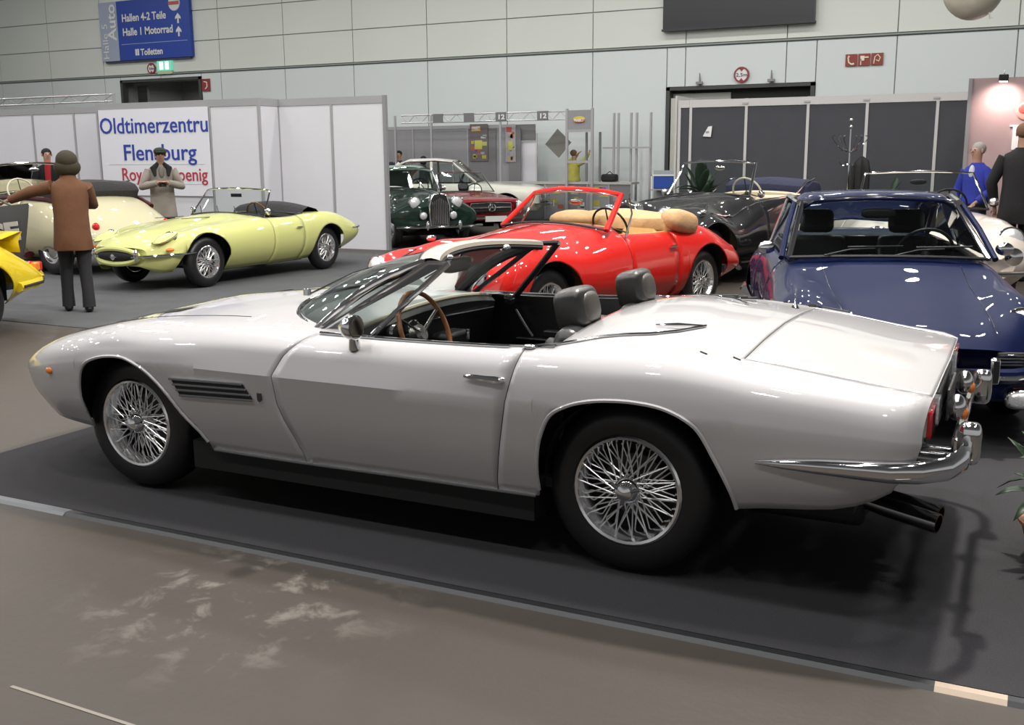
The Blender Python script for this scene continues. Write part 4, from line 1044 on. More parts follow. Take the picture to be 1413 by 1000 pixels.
coupe('sports_coupe', 'dark blue coupe with chrome-framed windscreen behind the tail of the silver convertible', (1.585, 3.50, 0), math.radians(106), .985, mat('dark_blue_paint', (.0025, .007, .040), .5, 0, .55, spec=.1))
coupe('sports_coupe', 'bright yellow coupe with a ducktail spoiler, cut by the left edge of the photo', (-6.32, .77, 0), math.radians(104), .942, paint('yellow_paint', (.66, .50, .012), 0, .35), True)

# ---- separate-fendered classics
def classic(name, label, loc, rz, sc, PM, PF, hoodm, closed=False, lamps='pod', roof=None, seatm=LEATHER, white=False, gr='tall', spat=False):
    g = thing(name, label, 'car', loc, rz, scale=sc)
    T = [(-1.98,.40,.30,.46,.52,.42,.66,.20,.80,.96,.10), (-1.88,.32,.46,.76,.54,.60,.72,.22,.88,1.0,.06), (-1.6,.26,.6,.84,.56,.66,.83,.27,.95,1.03), (-1.35,.25,.62,.85,.56,.68,.87,.30,.97,1.05),
         (-.8,.22,.62,.85,.50,.66,.80,.38,1.0,1.07), (-.35,.22,.62,.82,.52,.66,.94,.5,1.05,1.09), (.3,.22,.64,.80,.55,.70,1.0,.5,1.04,1.06), (.95,.22,.66,.80,.55,.70,1.0,.48,1.06,1.08),
         (1.35,.24,.68,.84,.57,.66,.97,.44,1.03,1.05), (1.75,.30,.62,.80,.55,.60,.86,.36,.92,.94), (2.1,.38,.52,.68,.5,.50,.68,.25,.74,.75), (2.25,.44,.42,.54,.5,.40,.58,.2,.62,.63)]
    ck = (-.22, .98)
    c = coachwork(g, T, PM, [(-1.35, .37, .41), (1.35, .37 if not spat else .02, .40 if not spat else .34)], ck, .56, (-.15, .70), wells=not spat)
    lining(g, c, ck, .56, seatm)
    wheels4(g, -1.35, 1.35, .67, .355, .15, .20, 'cap', white=white)
    w_, P = screen(g, (-.36, .62, 1.05), (-.10, .54, 1.46), .03, CHROME, .018, bulge=.05, arc=.03)
    MB().ball((-.10, 0, 1.40), (.02, .08, .03)).build('rear_view_mirror', CHROME, w_)
    for s in (-1, 1):
        mk_seat(g, .34, s*.30, seatm, .58, .46)
        if lamps == 'pod':
            headlamp(g, (-1.86, s*.42, .86), .105, (-1, 0, .05), bowl=CHROME)
            headlamp(g, (-1.99, s*.30, .62), .07, (-1, 0, 0), bowl=CHROME)
        else: headlamp(g, (-1.93, s*.58, .76), .10, (-1, 0, .05))
        MB().ball((-1.45, s*.68, .905), (.06, .03, .03)).build('side_lamp', CHROME, g)
        bar(g, 'belt_trim', [(x, s*(c.at(x, [.52])[0][1]+.006), c.at(x, [.52])[0][2]) for x in np.linspace(-1.5, 1.7, 14)], .010, CHROME)
        bar(g, 'running_board', [(-.85, s*.80, .27), (.9, s*.80, .27)], .05, PF, .4)
        MB().ball((-.28, s*.74, 1.08), (.035, .05, .05)).build('door_mirror', CHROME, g)
        bar(g, 'hood_iron', [(.75, s*.66, 1.06), (1.02, s*.64, 1.20), (1.32, s*.60, 1.24)], .011, CHROME)
        MB().ball((2.1, s*.55, .66), (.05, .05, .06)).build('tail_lamp', RED_L, g)
    # radiator grille with chrome shell and slats
    gr_ = MB().prism([(-.19, .42), (.19, .42), (.21, .80), (.15, 1.0), (0, 1.05), (-.15, 1.0), (-.21, .80)], -2.07, -1.92, 'x').build('radiator', CHROME, g, 30, bevel=.02)
    MB().prism([(-.155, .45), (.155, .45), (.17, .79), (.12, .96), (0, 1.0), (-.12, .96), (-.17, .79)], -2.078, -2.06, 'x').build('grille_back', BLACKM, gr_, 0)
    for k in range(9): bar(gr_, 'grille_bar', [(-2.082, (k-4)*.035, .46), (-2.082, (k-4)*.035, .95-.02*abs(k-4))], .006, CHROME)
    MB().tube([(-2.0, 0, 1.05), (-2.0, 0, 1.13)], [.012, .02], 6).build('bonnet_mascot', CHROME, g)
    bar(g, 'front_bumper', [(-2.05, -.84, .42), (-2.22, -.55, .42), (-2.26, 0, .42), (-2.22, .55, .42), (-2.05, .84, .42)], .05, CHROME, .5)
    for y in (-.32, .32): MB().ball((-2.29, y, .45), (.04, .035, .09)).build('over_rider', CHROME, g)
    bar(g, 'rear_bumper', [(2.1, -.70, .42), (2.34, -.4, .42), (2.36, 0, .42), (2.34, .4, .42), (2.1, .70, .42)], .045, CHROME, .5)
    bar(g, 'bonnet_trim', [(x, 0, c_z(c, x, 0)+.006) for x in np.linspace(-1.9, -.45, 8)], .008, CHROME)
    steering(g, (.08, -.32, 1.08), .21, mat('ivory_rim', (.62, .58, .45), .35) if name != 'classic_saloon' else BLACKR)
    if not closed:
        rr = []
        for y in np.linspace(-.68, .68, 11):
            q = abs(y)/.68; rr.append([(1.02, y, 1.02), (.98, y, 1.18-.04*q), (1.15, y, 1.29-.05*q), (1.42, y, 1.25-.05*q), (1.50, y, 1.10), (1.42, y, .98)])
        m = MB().grid(rr); m.add(rr[0], [tuple(range(6))]); m.add(rr[-1], [tuple(range(6))])
        m.build('folded_hood', hoodm, g, 50, subd=1)
    else:
        ys = np.linspace(-1, 1, 11)
        MB().grid([[(x, y*u, z-.07*u**4+.02) for u in ys] for x, y, z in ((-.14, .56, 1.44), (.3, .60, 1.52), (.9, .60, 1.50), (1.25, .58, 1.36), (1.5, .56, 1.08))]).build('roof', hoodm, g, 50, solid=.02)
        for s in (-1, 1):
            q = MB().quad((-.33, s*.655, 1.03), (.85, s*.69, 1.03), (.80, s*.60, 1.43), (-.10, s*.56, 1.42)).build('side_window', GLASS, g, 0)
            bar(q, 'door_pillar', [(.28, s*.70, 1.02), (.28, s*.61, 1.45)], .02, PM)
    return g, c
BLK = paint('black_paint', (.006, .006, .008), 0, .25)
classic('classic_cabriolet', 'black classic cabriolet with upright windscreen in front of the dark grey booth', (-1.15, 9.62, 0), math.radians(72), 1.02, BLK, BLK, mat('navy_canvas', (.015, .018, .05), .8, bump=(15, .5, .02)), seatm=mat('cream_leather', (.62, .52, .36), .45))
DG = paint('dark_green_paint', (.003, .018, .012), .1, .25)
classic('classic_saloon', 'dark green classic saloon with round lamps and tall chrome radiator by the white stand end', (-8.25, 12.95, 0), math.radians(140), .94, DG, DG, paint('pale_green_roof', (.20, .32, .26), .2, .3), closed=True, seatm=mat('green_leather', (.12, .2, .16), .5))
CR = paint('cream_paint', (.56, .52, .34), 0, .35); MAR = paint('maroon_paint', (.055, .008, .01), 0, .3)
g5, c5 = classic('classic_cabriolet', 'cream and maroon classic cabriolet behind the woman in the brown jacket', (-10.95, 6.85, 0), math.radians(-8), 1.04, CR, MAR, mat('black_canvas', (.02, .02, .021), .8), lamps='fender', spat=True)
for s in (-1, 1):       # maroon wings and belt line
    for xc in (-1.35, 1.35) if False else (-1.35,):
        m = MB(); rr = []
        for a in np.linspace(PI*.98, -.05, 16):
            x = xc+.03+.47*math.cos(a)*(1.1 if a < PI/2 else 1); z = .37+.47*math.sin(a)
            rr.append([(x, s*.70, z+.02), (x, s*.80, z+.03), (x, s*.885, z), (x, s*.90, z-.05)])
        m.grid(rr).build('front_wing', MAR, g5, 60, solid=.01)
    bar(g5, 'running_board', [(-.95, s*.80, .42), (-.7, s*.82, .30), (.95, s*.82, .27)], .075, MAR, .6)
    bar(g5, 'belt_panel', [(x, s*(c5.at(x, [.50])[0][1]), c5.at(x, [.50])[0][2]+.02) for x in np.linspace(-1.5, 1.75, 14)], .035, MAR)

# ---- low three-box cars
def boxcar(name, label, loc, rz, sc, PM, kind):
    g = thing(name, label, 'car', loc, rz, scale=sc)
    T = [(-2.25,.40,.62,.76,.55,.70,.74,.45,.80,.81,.12), (-2.15,.32,.68,.84,.56,.74,.80,.5,.84,.85,.06), (-1.8,.28,.70,.87,.58,.76,.84,.5,.88,.90), (-1.35,.25,.70,.88,.58,.77,.87,.5,.91,.93), (-.7,.23,.70,.88,.56,.78,.90,.5,.96,.98),
         (0,.23,.70,.88,.55,.78,.91,.5,.96,.97), (.8,.23,.70,.88,.55,.78,.91,.5,.95,.96), (1.35,.25,.70,.88,.57,.76,.90,.5,.94,.95), (1.9,.30,.70,.86,.57,.74,.86,.5,.89,.90), (2.2,.38,.66,.80,.56,.70,.78,.45,.80,.81)]
    ck = (-.55, 1.0 if kind == 'saloon' else .75)
    c = coachwork(g, T, PM, [(-1.35, .34, .38), (1.35, .34, .37)], ck, .56, (-.5, .35))
    lining(g, c, ck, .56, LEATHER)
    wheels4(g, -1.35, 1.35, .70, .325, .16, .19, 'cap')
    w_, P = screen(g, (-.68, .68, .97), (-.12, .56, 1.44 if kind == 'saloon' else 1.40), .02, CHROME, .015, bulge=.09, arc=.02)
    for s in (-1, 1): mk_seat(g, .1, s*.34, LEATHER, .5, .45, .48, True)
    steering(g, (-.2, -.34, .97), .2, BLACKR)
    ys = np.linspace(-1, 1, 11)
    if kind == 'saloon':
        MB().grid([[(x-.08*(1-u*u)*(i == 0), y*u, z-.05*u**4+.02) for u in ys] for i, (x, y, z) in enumerate(((-.14, .57, 1.44), (.3, .61, 1.50), (.9, .60, 1.49), (1.12, .58, 1.42)))]).build('roof', PM, g, 50, solid=.02)
        rw = MB().grid([[(x, y*u, z+.02*(1-u*u)) for u in ys] for x, y, z in ((1.12, .56, 1.38), (1.50, .66, .96))]).build('rear_window', GLASS, g)
        for s in (-1, 1):
            bar(g, 'windscreen_pillar', [(-.66, s*.69, .96), (-.12, s*.57, 1.40)], .024, PM)
            bar(g, 'rear_pillar', [(1.12, s*.58, 1.40), (1.34, s*.65, 1.15), (1.55, s*.70, .94)], .055, PM)
            q = MB().quad((-.58, s*.70, .95), (1.25, s*.70, .94), (1.0, s*.61, 1.38), (-.10, s*.59, 1.39)).build('side_window', GLASS, g, 0)
            bar(q, 'door_pillar', [(.38, s*.72, .94), (.38, s*.61, 1.43)], .035, PM); bar(q, 'window_frame', [(-.15, s*.715, .95), (-.12, s*.61, 1.40)], .012, CHROME)
            bar(g, 'roof_trim', [(-.12, s*.60, 1.41), (.3, s*.63, 1.45), (1.0, s*.62, 1.41), (1.35, s*.67, 1.13)], .012, CHROME)
        mk_seat(g, .8, 0, LEATHER, .5, .45, 1.1)
    for s in (-1, 1):
        lm = MB().ball((-2.20, s*.68, .68), (.07, .085, .15), 16, 12, p=.8).build('headlamp', CHROME, g)
        MB().ball((-2.24, s*.68, .69), (.05, .068, .125), 16, 12, p=.8).build('lamp_lens', LENS, lm)
        bar(g, 'side_trim', [(x, s*(c.at(x, [.25])[0][1]+.006), c.at(x, [.25])[0][2]-.02) for x in (-.9, 0, .9)], .010, CHROME)
        MB().ball((2.15, s*.66, .68), (.05, .1, .05)).build('tail_lamp', RED_L, g)
        p = c.pt(.22, .38, s); bar(g, 'door_handle', [p+Vector((-.08, s*.02, 0)), p+Vector((.08, s*.02, 0))], .013, CHROME)
    gl = MB().box((-2.24, 0, .68), (.06, .94, .20)).build('grille', BLACKM, g, bevel=.02)
    bar(gl, 'grille_bar', [(-2.285, -.46, .68), (-2.30, 0, .68), (-2.285, .46, .68)], .018, CHROME); bar(gl, 'grille_surround', [(-2.25, -.48, .60), (-2.27, -.47, .77), (-2.28, 0, .79), (-2.27, .47, .77), (-2.25, .48, .60)], .012, CHROME)
    em = MB().lathe([(.075, -.01), (.09, 0), (.075, .01), (.07, 0)], (-2.33, 0, .68), (1, 0, 0), 24).build('grille_emblem', CHROME, g)
    for k in range(3):
        a = PI/2+2*PI*k/3; bar(em, 'emblem_spoke', [(-2.33, 0, .68), (-2.33, math.cos(a)*.078, .68+math.sin(a)*.078)], [.012, .004], CHROME)
    bar(g, 'front_bumper', [(-2.0, -.90, .46), (-2.34, -.74, .46), (-2.40, 0, .46), (-2.34, .74, .46), (-2.0, .90, .46)], .05, CHROME, .6)
    bar(g, 'rear_bumper', [(2.0, -.88, .46), (2.28, -.7, .46), (2.32, 0, .46), (2.28, .7, .46), (2.0, .88, .46)], .045, CHROME, .6)
    MB().box((-2.45, -.05, .44), (.015, .5, .12)).build('number_plate', mat('plate_pale', (.6, .6, .58), .5), g)
    return g
boxcar('two_seater', 'dark red open car with star grille between the green saloon and the white saloon', (-8.52, 15.5, 0), math.radians(138), .90, paint('deep_red_paint', (.22, .008, .012), .1, .3), 'open')
boxcar('saloon_car', 'white saloon with chrome trim facing right, behind the dark red car', (-10.35, 18.45, 0), math.radians(203), 1.04, paint('white_paint', (.66, .66, .58), 0, .35), 'saloon')

# ---- off-white roadster behind the blue coupe
OW = paint('off_white_paint', (.62, .56, .50), 0, .35)
def whiter():
    g = thing('roadster', 'off-white open roadster with bullet-shaped lamp right behind the dark blue coupe', 'car', (1.38, 8.5, 0), math.radians(105), scale=1.05)
    T = [(-1.95,.34,.40,.60,.48,.50,.56,.25,.56,.58,.12), (-1.8,.28,.52,.74,.50,.58,.68,.28,.68,.71,.10), (-1.55,.24,.58,.80,.54,.63,.80,.32,.78,.82), (-1.2,.22,.6,.82,.55,.65,.86,.36,.84,.88),
         (-.5,.20,.62,.81,.54,.68,.86,.45,.92,.95), (.2,.20,.64,.80,.52,.70,.85,.45,.90,.92), (.8,.22,.66,.81,.54,.70,.88,.42,.90,.92), (1.2,.24,.66,.83,.56,.66,.88,.38,.88,.90), (1.7,.30,.58,.76,.54,.56,.76,.3,.78,.79), (2.05,.38,.44,.6,.5,.42,.6,.2,.62,.63)]
    ck = (-.25, .85)
    c = coachwork(g, T, OW, [(-1.2, .34, .38), (1.2, .34, .37)], ck, .56, (-.2, .6))
    lining(g, c, ck, .56, LEATHER); wheels4(g, -1.2, 1.2, .64, .33, .15, .19, 'cap')
    w_, P = screen(g, (-.42, .66, .94), (-.12, .55, 1.31), .02, CHROME, .014, bulge=.09, arc=.03)
    MB().ball((-.12, 0, 1.22), (.02, .09, .03)).build('rear_view_mirror', BLACKR, w_)
    for s in (-1, 1):
        mk_seat(g, .3, s*.32, LEATHER, .42, .42); headlamp(g, (-1.62, s*.60, .72), .11, (-1, s*.1, .2))
        MB().lathe([(.05, -.10), (.075, -.06), (.085, .0), (.08, .05), (.05, .07), (.001, .075)], (-2.02, s*.52, .60), (-1, 0, 0), 20).build('bullet_lamp', CHROME, g)
        MB().ball((-.36, s*.72, 1.02), (.06, .05, .04)).build('door_mirror', CHROME, g)
        bar(g, 'front_bumper', [(-1.75, s*.80, .44), (-2.02, s*.60, .44), (-2.10, s*.25, .44), (-2.12, 0, .44)], .04, CHROME, .6)
        bar(g, 'rear_bumper', [(1.8, s*.72, .44), (2.1, s*.5, .44), (2.15, 0, .44)], .04, CHROME, .6)
    steering(g, (-.02, -.33, .96), .2, BLACKR)
    rr = []
    for y in np.linspace(-.62, .62, 9): rr.append([(.86, y, .90), (.84, y, 1.02), (1.0, y, 1.08), (1.25, y, 1.0), (1.28, y, .88)])
    m = MB().grid(rr); m.add(rr[0], [tuple(range(5))]); m.add(rr[-1], [tuple(range(5))]); m.build('folded_hood', mat('black_canvas', (.02, .02, .021), .8), g, 50)
whiter()
# ------------------------------------------------------------------ exhibition stands
PW = mat('stand_white', (.66, .66, .70), .45, noise=(1.5, .03)); PG = mat('stand_rail', (.40, .40, .41), .4, .3)
def stand_run(root, pts, h, pm, head, rail=None, post=None, thick=.03, rh=.10):
    """posts at pts (x, y); a panel between neighbours and a header rail above"""
    for (x, y) in pts: MB().box((x, y, h/2), (.045, .045, h)).build('post', post or PG, root, 0)
    for (a, b) in zip(pts[:-1], pts[1:]):
        dx, dy = b[0]-a[0], b[1]-a[1]; L = math.hypot(dx, dy); an = math.atan2(dy, dx); c = ((a[0]+b[0])/2, (a[1]+b[1])/2)
        MB().box((c[0], c[1], (h-head)/2), (L-.05, .018, h-head), rz=an).build('panel', pm, root, 0)
        MB().box((c[0], c[1], h-head/2), (L-.046, .045, head-.006), rz=an).build('header_rail', rail or PG, root, 0)
ws_ = thing('exhibition_stand', 'white panel exhibition stand wall with grey posts behind the pale yellow roadster', 'stand', (0, 0, .0))
stand_run(ws_, [(-7.46, 11.11), (-8.57, 11.11), (-9.74, 11.11), (-9.74, 10.57), (-10.86, 10.57), (-12.26, 10.57), (-13.66, 10.57), (-13.66, 11.11), (-14.9, 11.11), (-16.1, 11.11), (-17.3, 11.11)], 2.64, PW, .13)
MB().box((-7.46, 11.11, 1.32), (.06, .07, 2.64)).build('end_post', mat('stand_post_dark', (.25, .25, .26), .4), ws_, 0)
bn = thing('banner', 'white banner with blue and red lettering on the white stand wall', 'banner', (-13.60, 10.53, 0))
MB().box((1.37, 0, 1.72), (2.72, .012, 1.60)).build('sheet', mat('banner_white', (.72, .73, .78), .6), bn, 0)
BLU = mat('letter_blue', (.02, .05, .33), .6); REDT = mat('letter_red', (.42, .03, .05), .6)
def slab(body, size, m, x0, x1, z, bold, parent):
    bold *= .2
    o = text('lettering', body, size, m, parent, (x0, -.012, z), width=x1-x0, bold=bold); return o
slab('Oldtimerzentru', .42, BLU, .02, 2.70, 2.08, .012, bn)
slab('Flensburg', .42, BLU, .58, 2.38, 1.58, .014, bn)
slab('Roy von Koenig', .34, REDT, .50, 2.62, 1.20, .006, bn)
for z in (1.50, 1.14): MB().box((1.4, -.008, z), (2.4, .004, .008)).build('fold_line', mat('fold_grey', (.5, .5, .54), .6), bn, 0)
tr = thing('roof_truss', 'silver lattice beam above the far left end of the white stand', 'truss', (-16.6, 11.9, 2.78))
for z in (0, .14): MB().tube([(-2.5, 0, z), (2.0, 0, z)], .02, 6).build('chord', ALU, tr)
m = MB()
for k in range(14): m.tube([(-2.5+.32*k, 0, 0 if k % 2 else .14), (-2.5+.32*(k+1), 0, .14 if k % 2 else 0)], .010, 4)
m.build('lattice', ALU, tr)['kind'] = 'stuff'
MB().box((2.0, 0, -1.3), (.05, .05, 2.9)).build('post', ALU, tr, 0); MB().box((-2.5, 0, -1.3), (.05, .05, 2.9)).build('post', ALU, tr, 0)

DKP = mat('stand_dark_grey', (.058, .060, .070), .9, bump=(200, .4, .004), noise=(5, .1)); OFW = mat('stand_offwhite', (.52, .51, .50), .5)
db = thing('exhibition_stand', 'dark grey panel stand with white top rail and posts in front of the right gate', 'stand', (0, 0, 0))
stand_run(db, [(-2.95, 13.4), (-2.74, 13.36), (-1.80, 13.4), (-.79, 13.4), (.13, 13.4), (1.17, 13.4), (1.68, 13.4)], 2.52, DKP, .13, OFW, OFW)
MB().box((-3.02, 14.2, 1.3), (.03, 1.6, 2.6)).build('side_panel', OFW, db, 0)
for x in (-1.80, -.79, .13, 1.17):
    MB().box((x-.02, 13.375, 2.44), (.10, .02, .03)).build('clamp', PG, db, 0)
pp = thing('paper_sheet', 'small white sheet pinned to the dark grey stand above the palm', 'paper', (-2.43, 13.335, 1.98))
MB().add([(-.09, 0, -.07), (.05, 0, -.08), (.07, 0, .10), (.0, 0, .09), (-.09, .0, -.06), (-.09, .006, -.07), (.05, .006, -.08), (.07, .006, .10), (.0, .006, .09)], [(0, 1, 2, 3), (5, 8, 7, 6), (0, 5, 6, 1), (1, 6, 7, 2), (2, 7, 8, 3), (3, 8, 5, 0)]).build('sheet', WHITE, pp, 0)
MB().box((-.01, -.003, .0), (.06, .004, .035)).build('print_block', mat('print_grey', (.3, .3, .32), .5), pp, 0)

pk = thing('exhibition_stand', 'pink lit stand wall with a white letter at the right edge of the photo', 'stand', (0, 12.0, 0))
MB().box((2.9, .03, 1.31), (2.4, .06, 2.62)).build('panel', mat('pink_wall', (.36, .26, .26), .6), pk, 0)
MB().box((1.69, .02, 1.31), (.05, .12, 2.62)).build('end_post', mat('stand_post_dark', (.25, .25, .26), .4), pk, 0)
lt = thing('clip_lamp', 'small dark clip-on lamp at the top of the pink stand wall', 'lamp', (2.11, 11.96, 2.64))
MB().box((0, -.16, -.04), (.12, .16, .09)).build('housing', BLACKM, lt, 0, bevel=.01)
MB().tube([(0, .03, .0), (0, -.04, .06), (0, -.12, .02)], .008, 6).build('arm', PG, lt)
MB().box((0, -.17, -.088), (.10, .13, .008)).build('bulb_face', mat('lamp_glow', (1, 1, 1)), lt, 0)
sp_ = bpy.data.lights.new('clip_lamp_light', 'SPOT'); sp_.energy = 45; sp_.color = (1, .80, .72); sp_.spot_size = 2.2; sp_.spot_blend = 1; sp_.shadow_soft_size = .04
so = bpy.data.objects.new('clip_lamp_light', sp_); COL.objects.link(so); so.location = (2.11, 11.72, 2.52); so.rotation_euler = (math.radians(38), 0, 0)
text('lettering', 'F', .40, WHITE, pk, (2.26, -.008, 1.66), bold=.02, depth=.01)
MB().box((2.40, -.01, 1.965), (.34, .02, .022)).build('letter_bar', WHITE, pk, 0)
m = MB().ball((2.45, -.012, 2.16), (.16, .012, .13), 20, 10).build('emblem', mat('emblem_pink', (.62, .30, .26), .5), pk)
MB().ball((2.40, -.02, 2.19), (.08, .012, .07), 16, 8).build('emblem_patch', mat('emblem_red', (.5, .1, .08)), pk)

# the grey stand in front of the wall, centre
GP = mat('stand_grey', (.27, .27, .28), .7); GP2 = mat('stand_grey_dark', (.17, .17, .175), .7)
gs = thing('exhibition_stand', 'grey booth with two posters behind the white saloon', 'stand', (0, 21.2, 0))
stand_run(gs, [(-14.2, 0), (-13.1, 0), (-12.5, 0), (-11.35, 0), (-10.35, 0), (-9.95, 0)], 2.45, GP, .09, PG)
MB().box((-9.65, .05, 2.23), (.62, .03, .42)).build('fascia_panel', GP2, gs, 0)
MB().box((-9.9, -.04, 1.2), (.34, .02, 2.3)).build('side_panel', GP2, gs, 0)
MB().box((-10.9, -.03, 1.2), (.85, .02, 2.3)).build('poster_wall', GP2, gs, 0)
MB().box((-9.62, .1, 1.0), (.6, .02, 2.0)).build('white_board', PW, gs, 0)
MB().box((-9.32, .08, 1.1), (.035, .04, 2.2)).build('board_edge', OFW, gs, 0)
def poster(x, z, w_, h_, label, seed):
    t = thing('poster', label, 'poster', (x, 21.14, z))
    MB().box((0, 0, 0), (w_, .015, h_)).build('sheet', mat('poster_base_%s' % ('a' if seed else 'b'), (.14, .12, .12) if seed else (.35, .33, .34), .5), t, 0)
    rnd = random.Random(seed+3); pal = [(.45, .36, .05), (.4, .1, .08), (.3, .3, .32), (.42, .42, .12), (.5, .5, .5), (.18, .12, .25)]
    for k in range(14):
        u, v = rnd.uniform(-.38, .38)*w_, rnd.uniform(-.45, .28)*h_
        MB().box((u, -.010, v), (rnd.uniform(.12, .3)*w_, .006, rnd.uniform(.04, .12)*h_)).build('print_block', mat('print_%d' % (k % 6), pal[k % 6], .5), t, 0)
    MB().box((-.02*w_, -.012, -.06*h_), (.42*w_, .006, .24*h_)).build('picture', mat('print_yellow', (.48, .48, .10), .5), t, 0)
    MB().box((-.15*w_, -.012, .37*h_), (.5*w_, .006, .13*h_)).build('title_block', mat('print_orange', (.5, .30, .08), .5) if seed else mat('print_redd', (.5, .06, .05), .5), t, 0)
    if seed: text('lettering', 'MARKT', .13, WHITE, t, (-.36*w_, -.018, .34*h_), width=.42*w_, bold=.004)
poster(-10.98, 1.98, .55, .98, 'dark poster with yellow print and a title on the grey booth wall', 1)
poster(-10.02, 1.95, .30, .98, 'narrow pale poster with red top beside the dark poster', 0)
tb = thing('roof_truss', 'long silver lattice beam along the top of the grey stands in the centre', 'truss', (0, 20.6, 0))
for z in (2.52, 2.72): MB().tube([(-13.1, 0, z), (-7.9, 0, z)], .02, 6).build('chord', ALU, tb)
m = MB()
for k in range(24): m.tube([(-13.1+.2167*k, 0, 2.52 if k % 2 else 2.72), (-13.1+.2167*(k+1), 0, 2.72 if k % 2 else 2.52)], .008, 4)
m.build('lattice', ALU, tb)['kind'] = 'stuff'
for x in (-12.15, -10.05, -13.3): MB().box((x, 0, 1.36), (.05, .05, 2.72)).build('post', ALU, tb, 0)
for x, b in ((-12.0, 'N'), (-11.05, 'M'), (-10.1, '12'), (-8.9, '12')):
    p_ = MB().box((x+.08, -.03, 2.62), (.30, .03, .24)).build('number_board', GP2, tb, 0)
    if b == '12': text('lettering', b, .17, WHITE, p_, (x-.01, -.06, 2.56), width=.18, bold=.006)
mk = thing('sales_counter', 'grey counter of a sales stand with printed front panels behind the red roadster', 'counter', (0, 20.6, 0))
MB().box((-8.35, 0, .93), (4.1, .6, .05)).build('counter_top', mat('counter_top', (.42, .42, .38), .5), mk, 0)
rnd = random.Random(5)
for k in range(7):
    x = -10.1+.585*k
    p_ = MB().box((x, -.26, .46), (.56, .03, .88)).build('front_panel', GP if k % 2 else GP2, mk, 0)
    MB().box((x+.29, -.27, .47), (.03, .05, .92)).build('post', PG, mk, 0)
    for q in range(5):
        MB().box((x+rnd.uniform(-.16, .16), -.28, rnd.uniform(.3, .8)), (rnd.uniform(.1, .28), .008, rnd.uniform(.04, .14))).build('print_block', MATS['print_%d' % rnd.randrange(6)], p_, 0)
MB().box((-8.05, -.285, .80), (.50, .01, .16)).build('title_block', mat('title_red', (.5, .12, .10), .5), mk, 0)
text('lettering', 'MARKT', .14, mat('title_cream', (.8, .75, .55), .5), mk, (-8.26, -.30, .75), width=.42, bold=.005)
fr = thing('stand_frame', 'tall grey frame with a yellow and red name board over the counter', 'frame', (0, 20.2, 0))
for x in (-7.98, -7.30): MB().box((x, 0, 1.38), (.06, .06, 2.76)).build('post', PG, fr, 0)
for x in (-7.75, -7.38): MB().box((x, .74, 1.1), (.05, .05, 2.2)).build('post', GP2, fr, 0)
for z in (2.22, 1.46): MB().box((-7.64, 0, z), (.68, .05, .06)).build('cross_rail', PG, fr, 0)
hb = MB().box((-7.64, 0, 2.48), (.64, .04, .48)).build('name_board', GP, fr, 0)
MB().ball((-7.64, -.03, 2.50), (.17, .012, .07), 20, 8).build('name_oval', mat('oval_yellow', (.55, .42, .05), .5), hb)
MB().ball((-7.64, -.036, 2.46), (.16, .012, .05), 20, 8).build('name_oval', mat('oval_red', (.5, .12, .1), .5), hb)
text('lettering', 'MARKT', .10, MATS['title_cream'], hb, (-7.77, -.055, 2.44), width=.26, bold=.004)
pr = thing('stand_frame', 'open frame of thin grey posts with one cross rail, right of the name board', 'frame', (0, 20.98, 0))
for x in (-7.02, -6.90, -6.60, -6.45, -6.08): MB().box((x, 0 if x < -6.6 else .1, 1.33), (.05, .05, 2.66)).build('post', PG, pr, 0)
MB().box((-6.67, 0, 1.80), (1.3, .03, .04)).build('cross_rail', PG, pr, 0)
bx = thing('dark_bag', 'small black bag lying on the counter behind the posts', 'bag', (-6.98, 20.6, .957))
MB().box((0, 0, .1), (.40, .25, .19)).build('body', BLACKM, bx, bevel=.05); MB().tube([(-.1, 0, .18), (0, 0, .26), (.1, 0, .18)], .012, 6).build('handle', BLACKM, bx)
cr = thing('storage_crate', 'blue crate on a grey trolley left of the right gate', 'crate', (-5.5, 20.6, 0))
MB().box((-.02, 0, .95), (.50, .35, .30)).build('crate', mat('crate_blue', (.015, .06, .32), .5), cr, bevel=.02)
MB().box((0, .22, .62), (.78, .03, 1.24)).build('back_board', mat('stand_greenish', (.35, .38, .37), .6), cr, 0)
MB().box((0, 0, .78), (.66, .4, .03)).build('shelf', PG, cr, 0)
for x in (-.31, .31): MB().box((x, -.18, .57), (.03, .03, 1.14)).build('leg', WHITE, cr, 0)
MB().box((0, -.18, 1.13), (.65, .03, .03)).build('rail', WHITE, cr, 0)

# coat stand, coat, plants
cs = thing('coat_stand', 'tall thin chrome coat stand with curled hooks against the dark grey stand', 'coat stand', (.03, 12.5, 0))
MB().tube([(0, 0, 0), (0, 0, 2.02)], .014, 8).build('pole', CHROME, cs)
for z in (2.10, 2.0): MB().ball((0, 0, z), .032).build('finial', CHROME, cs)
for k in range(6):
    a = 2*PI*k/6+.3; u = Vector((math.cos(a), math.sin(a), 0))
    MB().tube([Vector((0, 0, 1.62)), u*.12+Vector((0, 0, 1.66)), u*.24+Vector((0, 0, 1.80)), u*.27+Vector((0, 0, 1.86)), u*.22+Vector((0, 0, 1.87))], .008, 6).build('hook', CHROME, cs)
    MB().tube([Vector((0, 0, 1.45)), u*.10+Vector((0, 0, 1.42)), u*.15+Vector((0, 0, 1.48))], .007, 6).build('hook', CHROME, cs)
    if k % 2: MB().tube([Vector((0, 0, .30)), u*.18+Vector((0, 0, .12)), u*.25+Vector((0, 0, .012))], .011, 6).build('foot', CHROME, cs)
MB().tube([(-.16, 0, .72), (0, 0, .74), (.1, 0, .72)], .007, 5).build('umbrella_ring', CHROME, cs)
ct = thing('black_coat', 'long black coat hanging on the right side of the coat stand', 'coat', (.22, 12.5, 0))
